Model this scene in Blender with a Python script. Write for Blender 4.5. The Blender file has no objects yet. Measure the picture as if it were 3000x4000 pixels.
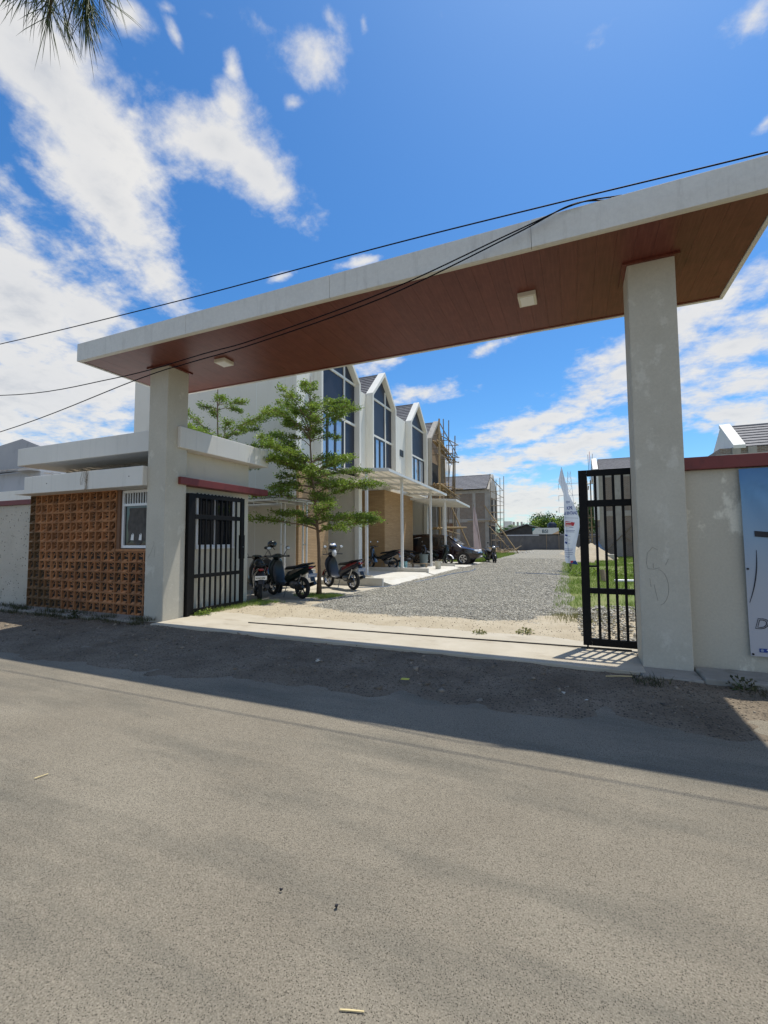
import bpy, bmesh, math, random
import numpy as np
from mathutils import Vector, Matrix

random.seed(7)
rng = np.random.default_rng(11)
S = bpy.context.scene
COL = S.collection

# ------------------------------------------------------------------ camera
FPX, YAW, PITCH, ROLL, EYE = 1738.5, .4056, .0624, -.0051, 1.5
f0 = Vector((-math.sin(YAW), math.cos(YAW), 0)); r0 = Vector((math.cos(YAW), math.sin(YAW), 0)); up = Vector((0, 0, 1))
FW = f0 * math.cos(PITCH) + up * math.sin(PITCH)
U1 = -f0 * math.sin(PITCH) + up * math.cos(PITCH)
RT = r0 * math.cos(ROLL) + U1 * math.sin(ROLL)
UP = -r0 * math.sin(ROLL) + U1 * math.cos(ROLL)
cd = bpy.data.cameras.new('camera'); cam = bpy.data.objects.new('camera', cd); COL.objects.link(cam)
cd.sensor_fit = 'VERTICAL'; cd.sensor_height = 24.0; cd.lens = 24.0 * FPX / 4000.0
cd.clip_start = .05; cd.clip_end = 2000
cam.matrix_world = Matrix(((RT.x, UP.x, -FW.x, 0), (RT.y, UP.y, -FW.y, 0), (RT.z, UP.z, -FW.z, EYE), (0, 0, 0, 1)))
S.camera = cam

def ray(px, py):
    return (FW + RT * ((px - 1500) / FPX) - UP * ((py - 2000) / FPX)).normalized()

# ------------------------------------------------------------------ sun, sky, exposure
SUN = Vector((.15, .326, 1)).normalized()
sd = bpy.data.lights.new('sun', 'SUN'); sd.energy = 4.8; sd.angle = math.radians(.53); sd.color = (1, .95, .855)
so = bpy.data.objects.new('sun', sd); COL.objects.link(so); so.rotation_euler = SUN.to_track_quat('Z', 'Y').to_euler(); so.location = (3, 8, 25)
S.view_settings.view_transform = 'Standard'; S.view_settings.look = 'None'; S.view_settings.gamma = 1
S.view_settings.exposure = 0.0; S.view_settings.use_curve_mapping = False

W = bpy.data.worlds.new('World'); S.world = W; W.use_nodes = True
W.cycles.sampling_method = 'MANUAL'; W.cycles.sample_map_resolution = 256
nt = W.node_tree; nt.nodes.clear()
def N(t, **k):
    n = nt.nodes.new(t)
    for a, b in k.items():
        if a.startswith('i_'): n.inputs[a[2:]].default_value = b
        else: setattr(n, a, b)
    return n
def L(a, b): nt.links.new(a, b)
def math_(op, a, b=None, clamp=False):
    n = N('ShaderNodeMath', operation=op, use_clamp=clamp)
    for i, v in enumerate((a, b)):
        if v is None: continue
        if isinstance(v, (int, float)): n.inputs[i].default_value = v
        else: L(v, n.inputs[i])
    return n.outputs[0]
sky = N('ShaderNodeTexSky', sky_type='NISHITA', sun_disc=False, sun_elevation=math.asin(SUN.z),
        sun_rotation=math.atan2(SUN.x, SUN.y), altitude=50, air_density=1.0, dust_density=.6, ozone_density=3.0)
hs0 = N('ShaderNodeHueSaturation', i_Saturation=1.25, i_Value=1.0); L(sky.outputs[0], hs0.inputs['Color'])
hs = N('ShaderNodeMix', data_type='RGBA', blend_type='MULTIPLY'); hs.inputs['Factor'].default_value = 1; L(hs0.outputs[0], hs.inputs['A']); hs.inputs['B'].default_value = (1.0, 1.34, 1.5, 1)
tc = N('ShaderNodeTexCoord')
D = tc.outputs['Generated']
# a flat cloud deck seen from below: stretch the noise towards the horizon
sep = N('ShaderNodeSeparateXYZ'); L(D, sep.inputs[0])
zz = math_('ADD', math_('MAXIMUM', sep.outputs[2], 0.0), .22)
cx = math_('DIVIDE', sep.outputs[0], zz); cy = math_('DIVIDE', sep.outputs[1], zz)
cmb = N('ShaderNodeCombineXYZ'); L(cx, cmb.inputs[0]); L(cy, cmb.inputs[1])
n1 = N('ShaderNodeTexNoise', i_Scale=3.0, i_Detail=9.0, i_Roughness=.60, i_Distortion=.15); L(cmb.outputs[0], n1.inputs['Vector'])
n2 = N('ShaderNodeTexNoise', i_Scale=11.0, i_Detail=9.0, i_Roughness=.62, i_Distortion=.12); L(cmb.outputs[0], n2.inputs['Vector'])
n3 = N('ShaderNodeTexNoise', i_Scale=1.1, i_Detail=4.0, i_Roughness=.5); L(cmb.outputs[0], n3.inputs['Vector'])
# cloud banks: (pixel centre, half sizes in pixels, tilt in degrees, weight), turned into fixed directions of the sky
BANKS = [(140, 260, 480, 240, 52, 1.12), (400, 760, 440, 150, 57, 1.06), (610, 1060, 230, 95, 52, .96), (-50, 700, 200, 120, 40, .55), (480, 960, 260, 50, 58, .9),
         (60, 1160, 320, 270, 25, 1.15), (330, 1230, 290, 170, 38, 1.04), (80, 1520, 580, 280, 0, 1.15), (-600, 900, 500, 500, 0, 1.0), (560, 1110, 60, 130, -20, .75),
         (850, 560, 230, 140, 15, 1.05), (1010, 680, 210, 125, 35, 1.05), (900, 420, 100, 100, 0, .85), (1090, 740, 130, 70, 20, .85), (1200, 200, 190, 130, 20, .86), (1060, 110, 170, 60, 20, .74), (1290, 70, 90, 60, 40, .72), (510, 70, 100, 55, 20, .85),
         (690, 150, 34, 90, -25, .72), (905, 265, 50, 75, 0, .72), (510, 440, 55, 40, 20, .72), (1150, 400, 60, 40, 0, .7), (1420, 90, 30, 60, 0, .62), (820, 60, 90, 45, 10, .68), (650, 30, 60, 30, 10, .6),
         (2560, 1310, 450, 75, -29, 1.02), (2480, 1430, 440, 60, -29, 1.0), (2900, 1330, 330, 110, -27, .98), (2900, 1500, 330, 80, -12, .95), (2330, 1530, 280, 55, -27, .98), (2860, 1620, 240, 75, 0, 1.08), (2760, 1560, 100, 60, 0, 1.0),
         (1640, 1540, 180, 42, -10, .95), (1480, 1410, 130, 55, -15, .85), (2080, 1660, 340, 60, -18, 1.0), (1900, 1810, 330, 60, -6, 1.0), (2250, 1740, 320, 65, -16, 1.05), (2050, 1960, 420, 100, 0, 1.05), (2200, 1600, 240, 30, -25, .8),
         (1900, 1360, 150, 35, -25, .85), (2400, 90, 150, 90, -45, .52), (2950, 60, 130, 110, -30, .8), (1100, 1080, 80, 20, -15, .8), (1420, 1020, 110, 22, -12, .85), (1800, 60, 300, 60, 10, .40),
         (2990, 480, 70, 30, -35, .8), (3300, 1000, 300, 300, 0, .8)]
acc = None
for (px, py, a, b, t, w) in BANKS:
    c = ray(px, py); t = math.radians(t)
    ex = (RT * math.cos(t) - UP * math.sin(t)); ex = (ex - c * ex.dot(c)).normalized(); ey = c.cross(ex).normalized()
    k = max(.2, c.dot(FW))               # pixels per radian grows off axis
    ra = a / FPX * k; rb = b / FPX * k
    mp = N('ShaderNodeMapping', vector_type='TEXTURE'); L(D, mp.inputs['Vector'])
    mp.inputs['Location'].default_value = c; mp.inputs['Rotation'].default_value = Matrix((ex, ey, c)).transposed().to_euler(); mp.inputs['Scale'].default_value = (ra, rb, 1.2)
    ln = N('ShaderNodeVectorMath', operation='LENGTH'); L(mp.outputs[0], ln.inputs[0])
    m = N('ShaderNodeMath', operation='MULTIPLY_ADD'); L(ln.outputs['Value'], m.inputs[0]); m.inputs[1].default_value = -.5 * w; m.inputs[2].default_value = w
    acc = math_('MAXIMUM', m.outputs[0], 0.0 if acc is None else acc)
dens = math_('ADD', acc, math_('ADD', math_('MULTIPLY', math_('SUBTRACT', n1.outputs[0], .5), 1.05), math_('MULTIPLY', math_('SUBTRACT', n2.outputs[0], .5), 1.05)))
# extra cloud added outside the view, its gain set to neutralise blue ambient light
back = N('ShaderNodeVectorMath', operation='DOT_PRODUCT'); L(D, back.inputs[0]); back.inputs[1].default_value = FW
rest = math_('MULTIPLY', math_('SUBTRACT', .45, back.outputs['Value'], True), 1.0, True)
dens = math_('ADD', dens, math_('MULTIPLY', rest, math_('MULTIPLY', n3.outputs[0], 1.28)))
mr = N('ShaderNodeMapRange', interpolation_type='SMOOTHSTEP'); L(dens, mr.inputs['Value'])
mr.inputs['From Min'].default_value = .40; mr.inputs['From Max'].default_value = .88
thick = math_('MULTIPLY', mr.outputs[0], .93)
shade = N('ShaderNodeMapRange'); L(math_('ADD', n1.outputs[0], math_('MULTIPLY', n2.outputs[0], .6)), shade.inputs['Value'])
shade.inputs['From Min'].default_value = .6; shade.inputs['From Max'].default_value = 1.0; shade.inputs['To Min'].default_value = .70; shade.inputs['To Max'].default_value = 1.0
ccol = N('ShaderNodeMix', data_type='RGBA'); ccol.inputs['A'].default_value = (.60, .65, .74, 1); ccol.inputs['B'].default_value = (1.02, 1.0, .96, 1); L(shade.outputs[0], ccol.inputs['Factor'])
bgs = N('ShaderNodeBackground', i_Strength=.108); L(hs.outputs['Result'], bgs.inputs['Color'])
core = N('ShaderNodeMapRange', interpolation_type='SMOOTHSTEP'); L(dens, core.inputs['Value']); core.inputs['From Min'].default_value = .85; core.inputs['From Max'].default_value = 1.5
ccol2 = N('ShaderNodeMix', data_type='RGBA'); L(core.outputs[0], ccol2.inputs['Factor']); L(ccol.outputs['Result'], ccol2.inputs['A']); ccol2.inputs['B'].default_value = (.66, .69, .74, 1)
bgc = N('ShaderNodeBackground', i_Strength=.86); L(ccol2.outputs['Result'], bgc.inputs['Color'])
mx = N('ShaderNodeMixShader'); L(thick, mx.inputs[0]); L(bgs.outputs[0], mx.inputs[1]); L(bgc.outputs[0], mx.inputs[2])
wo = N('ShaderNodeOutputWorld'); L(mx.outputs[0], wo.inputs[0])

# ------------------------------------------------------------------ materials
MATS = {}
def mat(name, col, rough=.6, col2=None, scale=4.0, detail=6.0, bump=0.0, bscale=60.0, metal=0.0, stain=None, stain_scale=(1.2, 1.2, .25), island=0.0,
        coat=0.0, spec=.5, stain_lo=.55, stain_hi=.75, trans=0.0, speck=None, speck_scale=90.0, speck_t=.33, bdist=.01, grain=0.0, gscale=220.0, objrand=0.0):
    """a plain procedural surface: base colour mottled with col2, optional stains, specks, fine relief"""
    m = bpy.data.materials.new(name); m.use_nodes = True; t = m.node_tree; b = t.nodes['Principled BSDF']
    b.inputs['Roughness'].default_value = rough; b.inputs['Metallic'].default_value = metal
    b.inputs['Specular IOR Level'].default_value = spec
    if coat: b.inputs['Coat Weight'].default_value = coat; b.inputs['Coat Roughness'].default_value = .06
    def n(ty, **k):
        o = t.nodes.new(ty)
        for a, v in k.items():
            if a.startswith('i_'): o.inputs[a[2:]].default_value = v
            else: setattr(o, a, v)
        return o
    l = t.links.new
    geo = n('ShaderNodeNewGeometry'); pos = geo.outputs['Position']
    def mix(fac, A, B, mode='MIX'):
        o = n('ShaderNodeMix', data_type='RGBA', blend_type=mode)
        for s, v in (('Factor', fac), ('A', A), ('B', B)):
            if hasattr(v, 'is_linked'): l(v, o.inputs[s])
            elif isinstance(v, (int, float)): o.inputs[s].default_value = v
            else: o.inputs[s].default_value = (*v, 1)
        return o.outputs['Result']
    def ramp(v, lo, hi):
        o = n('ShaderNodeMapRange'); l(v, o.inputs['Value']); o.inputs['From Min'].default_value = lo; o.inputs['From Max'].default_value = hi
        return o.outputs[0]
    c = None
    if col2 is not None:
        no = n('ShaderNodeTexNoise', i_Scale=scale, i_Detail=detail, i_Roughness=.6); l(pos, no.inputs['Vector'])
        c = mix(ramp(no.outputs[0], .3, .7), col, col2)
    cc = c if c is not None else col
    if stain is not None:
        mp = n('ShaderNodeMapping'); mp.inputs['Scale'].default_value = stain_scale; l(pos, mp.inputs['Vector'])
        no = n('ShaderNodeTexNoise', i_Scale=3.0, i_Detail=8.0, i_Roughness=.65); l(mp.outputs[0], no.inputs['Vector'])
        cc = mix(ramp(no.outputs[0], stain_lo, stain_hi), cc, stain)
    if speck is not None:
        vo = n('ShaderNodeTexVoronoi', i_Scale=speck_scale); l(pos, vo.inputs['Vector'])
        s2 = n('ShaderNodeSeparateColor'); l(vo.outputs['Color'], s2.inputs[0])
        a = n('ShaderNodeMath', operation='LESS_THAN'); l(s2.outputs[0], a.inputs[0]); a.inputs[1].default_value = speck_t
        d = n('ShaderNodeMath', operation='LESS_THAN'); l(vo.outputs['Distance'], d.inputs[0]); d.inputs[1].default_value = .42
        e = n('ShaderNodeMath', operation='MULTIPLY'); l(a.outputs[0], e.inputs[0]); l(d.outputs[0], e.inputs[1])
        cc = mix(e.outputs[0], cc, speck)
    if grain:
        no = n('ShaderNodeTexNoise', i_Scale=gscale, i_Detail=3.0, i_Roughness=.7); l(pos, no.inputs['Vector'])
        h = n('ShaderNodeHueSaturation'); l(cc, h.inputs['Color'])
        o = n('ShaderNodeMapRange'); l(no.outputs[0], o.inputs['Value']); o.inputs['From Min'].default_value = .32; o.inputs['From Max'].default_value = .68; o.inputs['To Min'].default_value = 1 - grain; o.inputs['To Max'].default_value = 1 + grain
        l(o.outputs[0], h.inputs['Value']); cc = h.outputs[0]
    if objrand:
        oi = n('ShaderNodeObjectInfo'); h = n('ShaderNodeHueSaturation'); l(cc, h.inputs['Color'])
        o = n('ShaderNodeMapRange'); l(oi.outputs['Random'], o.inputs['Value']); o.inputs['To Min'].default_value = 1 - objrand; o.inputs['To Max'].default_value = 1 + objrand
        l(o.outputs[0], h.inputs['Value']); cc = h.outputs[0]
    if island:
        v = ramp(geo.outputs['Random Per Island'], 0, 1)
        h = n('ShaderNodeHueSaturation'); 
        if hasattr(cc, 'is_linked'): l(cc, h.inputs['Color'])
        else: h.inputs['Color'].default_value = (*cc, 1)
        o = n('ShaderNodeMapRange'); l(v, o.inputs['Value']); o.inputs['To Min'].default_value = 1 - island; o.inputs['To Max'].default_value = 1 + island
        l(o.outputs[0], h.inputs['Value']); cc = h.outputs[0]
    if hasattr(cc, 'is_linked'): l(cc, b.inputs['Base Color'])
    else: b.inputs['Base Color'].default_value = (*cc, 1)
    if bump:
        no = n('ShaderNodeTexNoise', i_Scale=bscale, i_Detail=5.0, i_Roughness=.6); l(pos, no.inputs['Vector'])
        bp = n('ShaderNodeBump', i_Strength=bump, i_Distance=bdist); l(no.outputs[0], bp.inputs['Height']); l(bp.outputs[0], b.inputs['Normal'])
    if trans:
        out = t.nodes['Material Output']; tr = n('ShaderNodeBsdfTranslucent'); 
        if hasattr(cc, 'is_linked'): l(cc, tr.inputs[0])
        else: tr.inputs[0].default_value = (*cc, 1)
        ms = n('ShaderNodeMixShader', i_Fac=trans); l(b.outputs[0], ms.inputs[1]); l(tr.outputs[0], ms.inputs[2]); l(ms.outputs[0], out.inputs[0])
    MATS[name] = m
    return m

def brick_mat(name, c1, c2, mortar, sx, sz, msize=.02, bump=.4, smear=None):
    """courses too far off to be told apart brick by brick; pattern runs along x+y and z"""
    m = bpy.data.materials.new(name); m.use_nodes = True; t = m.node_tree; b = t.nodes['Principled BSDF']; l = t.links.new
    b.inputs['Roughness'].default_value = .85
    g = t.nodes.new('ShaderNodeNewGeometry'); s = t.nodes.new('ShaderNodeSeparateXYZ'); l(g.outputs['Position'], s.inputs[0])
    a = t.nodes.new('ShaderNodeMath'); l(s.outputs[0], a.inputs[0]); l(s.outputs[1], a.inputs[1])
    c = t.nodes.new('ShaderNodeCombineXYZ'); l(a.outputs[0], c.inputs[0]); l(s.outputs[2], c.inputs[1])
    no0 = t.nodes.new('ShaderNodeTexNoise'); no0.inputs['Scale'].default_value = 6; l(g.outputs['Position'], no0.inputs['Vector'])
    vm = t.nodes.new('ShaderNodeVectorMath'); vm.operation = 'MULTIPLY_ADD'; l(no0.outputs['Color'], vm.inputs[0]); vm.inputs[1].default_value = (.03, .03, 0); l(c.outputs[0], vm.inputs[2])
    k = t.nodes.new('ShaderNodeTexBrick'); l(vm.outputs[0], k.inputs['Vector']); k.inputs['Scale'].default_value = 1.0
    k.inputs['Brick Width'].default_value = sx; k.inputs['Row Height'].default_value = sz; k.inputs['Mortar Size'].default_value = msize * sz / .07 if False else msize
    k.inputs['Color1'].default_value = (*c1, 1); k.inputs['Color2'].default_value = (*c2, 1); k.inputs['Mortar'].default_value = (*mortar, 1); k.inputs['Mortar Smooth'].default_value = .3
    no = t.nodes.new('ShaderNodeTexNoise'); no.inputs['Scale'].default_value = 3.2; no.inputs['Detail'].default_value = 9; no.inputs['Roughness'].default_value = .7; l(g.outputs['Position'], no.inputs['Vector'])
    mr = t.nodes.new('ShaderNodeMapRange'); l(no.outputs[0], mr.inputs[0]); mr.inputs[1].default_value = .40; mr.inputs[2].default_value = .62
    mxn = t.nodes.new('ShaderNodeMix'); mxn.data_type = 'RGBA'; l(k.outputs['Color'], mxn.inputs['A']); mxn.inputs['B'].default_value = (*(smear or mortar), 1)
    ml = t.nodes.new('ShaderNodeMath'); ml.operation = 'MULTIPLY'; l(mr.outputs[0], ml.inputs[0]); ml.inputs[1].default_value = .5 if smear else .25; l(ml.outputs[0], mxn.inputs['Factor'])
    l(mxn.outputs['Result'], b.inputs['Base Color'])
    bp = t.nodes.new('ShaderNodeBump'); bp.inputs['Strength'].default_value = bump; bp.inputs['Distance'].default_value = .02; bp.invert = True; l(k.outputs['Fac'], bp.inputs['Height']); l(bp.outputs[0], b.inputs['Normal'])
    MATS[name] = m
    return m

M_asphalt = mat('asphalt', (.203, .176, .133), .92, (.258, .228, .174), .9, 11, bump=.9, bscale=120, speck=(.062, .052, .038), speck_scale=190, speck_t=.24, stain=(.142, .131, .104), stain_scale=(.16, .75, .5), stain_lo=.47, stain_hi=.72, spec=.25, bdist=.007, grain=.36, gscale=150)
M_dirt = mat('dirt', (.130, .103, .073), .95, (.235, .194, .143), 1.7, 10, bump=.9, bscale=40, grain=.3, gscale=70, speck=(.07, .058, .045), speck_scale=45, speck_t=.35, spec=.2, bdist=.02)
M_soil = mat('soil', (.22, .18, .125), .95, (.30, .26, .19), .8, 9, bump=.7, bscale=25, spec=.2)
M_sand = mat('sand', (.38, .32, .225), .95, (.46, .40, .295), 2.5, 9, bump=.6, bscale=60, speck=(.2, .17, .13), speck_scale=60, speck_t=.12, spec=.2)
M_apron = mat('apron_concrete', (.42, .375, .29), .9, (.49, .445, .36), 2.2, 9, bump=.35, bscale=90, stain=(.33, .28, .21), stain_scale=(.5, .9, .5), spec=.3)
M_kerb = mat('old_concrete_and_shade', (.25, .235, .20), .92, (.34, .32, .28), 4, 8, bump=.5, bscale=50, stain=(.10, .10, .075), stain_scale=(1, 1, 1), spec=.25)
M_slab = mat('pale_concrete', (.50, .48, .42), .85, (.58, .56, .51), 2.5, 8, bump=.3, bscale=70, stain=(.42, .36, .27), stain_scale=(1, 1, 1))
M_gravelbed = mat('gravel_bed', (.25, .235, .195), .95, (.34, .32, .265), 5, 9, bump=1.0, bscale=45, speck=(.08, .08, .08), speck_scale=22, speck_t=.3, bdist=.03, spec=.2)
M_stone = mat('gravel_stone', (.35, .33, .28), .85, (.44, .415, .35), 2, 6, island=.38, spec=.25, bump=.3, bscale=60)
M_rubble = mat('rubble_stone', (.145, .118, .088), .9, (.22, .185, .14), 6, 4, island=.5, bump=.3, bscale=60)
M_fascia = mat('fascia_paint', (.62, .61, .56), .55, (.67, .66, .61), 1.5, 6, bump=.08, bscale=40, stain=(.47, .455, .41), stain_scale=(4, 4, .45), stain_lo=.54, stain_hi=.88, grain=.05, gscale=25)
M_pillar = mat('pillar_plaster', (.475, .445, .365), .8, (.545, .515, .43), 1.6, 8, bump=.25, bscale=60, grain=.05, gscale=40, stain=(.585, .555, .47), stain_scale=(1.5, 1.5, 1.1), stain_lo=.58, stain_hi=.66)
M_plaster = mat('wall_plaster', (.465, .43, .345), .85, (.53, .495, .405), 1.1, 8, bump=.25, bscale=55, grain=.06, gscale=40, stain=(.72, .68, .56), stain_scale=(.9, .9, .5), stain_lo=.57, stain_hi=.64)
M_guard = mat('guard_house_plaster', (.58, .54, .43), .8, (.63, .59, .48), 1.4, 8, bump=.18, bscale=60, stain=(.48, .45, .36), stain_scale=(1.5, 1.5, .45), stain_lo=.58, stain_hi=.8)
M_guardtop = mat('parapet_paint', (.68, .66, .60), .65, (.73, .71, .65), 1.5, 6, bump=.1, bscale=60, stain=(.55, .54, .49), stain_scale=(6, 6, .25), stain_lo=.55, stain_hi=.85)
M_rough = mat('rough_render', (.47, .435, .36), .92, (.55, .51, .43), 2.0, 9, bump=1.0, bscale=28, stain=(.24, .22, .18), stain_scale=(1.6, 1.6, .8), stain_lo=.6, stain_hi=.8, speck=(.17, .15, .12), speck_scale=26, speck_t=.10, bdist=.03)
M_red = mat('maroon_paint', (.15, .026, .022), .55, (.19, .035, .03), 2, 6, stain=(.10, .02, .018), stain_scale=(3, 3, 1))
M_soffit = mat('wood_print_panel', (.150, .040, .026), .42, (.110, .026, .017), 7, 8, spec=.3, bump=.05, bscale=30, objrand=.05, stain=(.18, .054, .036), stain_scale=(14, .8, 3), stain_lo=.45, stain_hi=.7)
M_trim = mat('cream_trim', (.62, .58, .48), .5, (.66, .62, .52), 5)
M_black = mat('black_gate_paint', (.005, .005, .0055), .55, (.009, .008, .008), 9, 6, spec=.2, bump=.1, bscale=90)
M_terra = mat('terracotta', (.37, .158, .064), .88, (.47, .225, .098), 4.5, 8, bump=.5, bscale=90, stain=(.15, .080, .042), stain_scale=(1.4, 1.4, 1.0), stain_lo=.50, stain_hi=.72, objrand=.2)
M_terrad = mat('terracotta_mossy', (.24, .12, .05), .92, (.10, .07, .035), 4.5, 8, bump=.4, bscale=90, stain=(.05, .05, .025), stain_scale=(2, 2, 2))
M_brown = mat('brown_board', (.15, .075, .04), .8, (.19, .10, .055), 4)
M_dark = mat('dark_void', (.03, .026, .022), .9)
M_pvc = mat('white_window_frame', (.78, .80, .82), .35, (.74, .75, .76), 3)
M_glass = mat('window_glass', (.012, .015, .02), .04, spec=.8)
M_curtain = mat('grey_curtain', (.06, .056, .05), .85, (.11, .10, .09), 9, 5, stain=(.02, .019, .017), stain_scale=(9, 9, .6))
M_paper = mat('white_paper', (.80, .80, .78), .8)
M_white = mat('white_wall_paint', (.74, .725, .66), .7, (.78, .77, .71), .9, 6, bump=.06, bscale=60, stain=(.66, .64, .56), stain_scale=(1.5, 1.5, .3))
M_grey = mat('grey_wall_paint', (.70, .665, .57), .75, (.74, .70, .61), .7, 7, bump=.08, bscale=60, stain=(.64, .60, .52), stain_scale=(1.0, 1.0, .25))
M_panel = mat('blue_black_glass', (.020, .026, .045), .4, (.024, .031, .052), .8, 3, spec=.3)
M_pane = mat('clear_window_pane', (.42, .46, .52), .05, spec=1.0, metal=.55)
M_alu = mat('black_window_frame', (.012, .013, .016), .4)
M_tile = mat('roof_tile', (.10, .10, .115), .7, (.20, .20, .21), 5.5, 7, bump=.4, bscale=18, stain=(.30, .30, .30), stain_scale=(3, 3, 3), stain_lo=.6, stain_hi=.75)
M_tan = brick_mat('tan_brick_cladding', (.52, .345, .185), (.43, .275, .14), (.34, .225, .12), .42, .055, .006, .5)
M_brick = brick_mat('raw_brick', (.27, .165, .11), (.19, .125, .09), (.34, .31, .26), .21, .075, .018, .9, smear=(.34, .31, .26))
M_cement = mat('raw_cement', (.36, .335, .29), .9, (.44, .415, .37), 2.2, 8, bump=.6, bscale=20, stain=(.26, .235, .20), stain_scale=(1.5, 1.5, .8))
M_brownp = mat('brown_render', (.30, .205, .13), .92, (.36, .26, .175), 2.0, 8, bump=.6, bscale=20, stain=(.52, .45, .36), stain_scale=(4, 4, 4), stain_lo=.66, stain_hi=.72)
M_carport = mat('carport_sheet', (.72, .65, .52), .5, (.66, .59, .47), 3, trans=.2)
M_steelw = mat('white_steel', (.74, .74, .72), .4, (.68, .68, .65), 6)
M_bamboo = mat('bamboo', (.42, .30, .15), .65, (.33, .23, .12), 6, 5, island=.0, bump=.2, bscale=40)
M_bamboo2 = mat('weathered_bamboo', (.20, .155, .10), .75, (.27, .21, .14), 6, 5, bump=.2, bscale=40)
M_bark = mat('bark', (.15, .095, .055), .9, (.22, .15, .10), 12, 6, bump=.7, bscale=45)
M_leaf = mat('leaf', (.12, .21, .025), .5, (.25, .33, .05), 2.5, 4, island=.45, trans=.42)
M_leafd = mat('leaf_dark', (.035, .085, .018), .5, (.06, .125, .025), 1.5, 4, island=.45, trans=.3)
M_grass = mat('grass_blade', (.165, .275, .038), .6, (.27, .34, .075), .9, 5, island=.4, trans=.35)
M_needle = mat('pine_needle', (.10, .155, .04), .5, (.16, .20, .06), 8, 4, island=.5, trans=.4)
M_cable = mat('cable_rubber', (.005, .005, .009), .7, spec=.1)
M_rubber = mat('tyre_rubber', (.012, .012, .012), .85, (.02, .02, .02), 20, bump=.3, bscale=120)
M_blackp = mat('black_plastic', (.010, .010, .011), .35, (.016, .016, .017), 8)
M_gloss = mat('black_gloss_paint', (.008, .007, .008), .12, coat=1.0)
M_redp = mat('red_gloss_paint', (.16, .012, .014), .18, coat=1.0)
M_bluep = mat('dark_blue_plastic', (.014, .018, .034), .4)
M_greenp = mat('dark_green_plastic', (.006, .016, .014), .35)
M_whitep = mat('white_plastic', (.75, .76, .78), .3)
M_chrome = mat('bright_metal', (.62, .62, .64), .22, metal=1.0)
M_steel = mat('dull_metal', (.22, .22, .23), .4, metal=.9)
M_seat = mat('seat_vinyl', (.010, .010, .010), .6, bump=.2, bscale=150)
M_lampw = mat('headlamp_glass', (.65, .68, .70), .06, spec=.9)
M_lampr = mat('tail_lamp', (.28, .012, .012), .12, coat=.6)
M_carp = mat('maroon_black_car_paint', (.022, .010, .011), .14, coat=1.0)
M_helmb = mat('blue_helmet_shell', (.035, .11, .33), .16, coat=.8)
M_sign = mat('sign_white', (.72, .76, .74), .5, (.66, .70, .66), 1.5, stain=(.55, .60, .55), stain_scale=(1, 1, 1))
M_teal = mat('sign_teal', (.10, .30, .30), .5)
M_orange = mat('sign_peach', (.62, .42, .24), .5)
M_ink = mat('blue_ink', (.015, .05, .26), .6)
M_inkg = mat('grey_blue_ink', (.25, .30, .42), .6)
M_inkt = mat('dark_teal_ink', (.02, .07, .11), .6)
M_inkr = mat('red_ink', (.55, .03, .05), .6)
M_inkk = mat('black_ink', (.012, .012, .018), .6)
M_flag = mat('flag_cloth', (.70, .75, .85), .8, (.66, .71, .82), 2, 4, trans=.3)
M_flagv = mat('faded_flag_cloth', (.52, .42, .42), .85, (.58, .48, .47), 2, 4, trans=.3)
M_farwall = mat('dark_block_wall', (.10, .10, .105), .9, (.15, .15, .15), 1.2, 8, bump=.5, bscale=10, stain=(.20, .20, .19), stain_scale=(1, 1, .4))
M_shed = mat('dark_shed_boards', (.06, .055, .05), .9, (.09, .085, .08), 2, 6)
M_rust = mat('metal_roof_sheet', (.25, .24, .23), .6, (.33, .32, .31), 2, 6, stain=(.16, .12, .10), stain_scale=(1, 1, 1))
M_bluewall = mat('pale_blue_wall', (.40, .43, .47), .85, (.46, .48, .51), 1.2, 8, stain=(.30, .31, .33), stain_scale=(1, 1, .5))
M_neigh = mat('grey_gable_render', (.36, .36, .37), .9, (.41, .41, .41), .8, 7, stain=(.28, .28, .28), stain_scale=(.7, .7, .3))
M_wood = mat('weathered_timber', (.34, .26, .17), .85, (.24, .18, .12), 9, 6)
M_straw = mat('dry_straw', (.62, .50, .26), .8)
M_tank = mat('blue_black_tank', (.012, .018, .04), .4)
M_bucketw = mat('dirty_white_bucket', (.62, .60, .50), .6, (.50, .47, .38), 8, 6)
M_binp = mat('grey_green_bin', (.16, .20, .20), .5)
M_tealc = mat('teal_crate_plastic', (.28, .50, .48), .5)
M_hose = mat('blue_hose', (.05, .12, .24), .5)
M_tarp = mat('blue_tarp', (.12, .20, .32), .6, (.20, .28, .38), 5)
M_scrib = mat('charcoal_mark', (.24, .225, .19), .95)

# print colours of the banner fade from blue to pale grey down the cloth: a printed gradient in the cloth's own height
def banner_mat():
    m = bpy.data.materials.new('printed_banner'); m.use_nodes = True; t = m.node_tree; b = t.nodes['Principled BSDF']; l = t.links.new
    b.inputs['Roughness'].default_value = .55
    tc = t.nodes.new('ShaderNodeTexCoord'); s = t.nodes.new('ShaderNodeSeparateXYZ'); l(tc.outputs['Generated'], s.inputs[0])
    r = t.nodes.new('ShaderNodeValToRGB'); l(s.outputs[2], r.inputs[0]); e = r.color_ramp.elements
    e[0].position = 0; e[0].color = (.47, .46, .48, 1); e[1].position = 1; e[1].color = (.06, .185, .40, 1)
    for p, c in ((.35, (.38, .41, .46)), (.62, (.24, .35, .47)), (.85, (.13, .29, .49))):
        q = e.new(p); q.color = (*c, 1)
    l(r.outputs[0], b.inputs['Base Color']); return m
M_banner = banner_mat()

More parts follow.
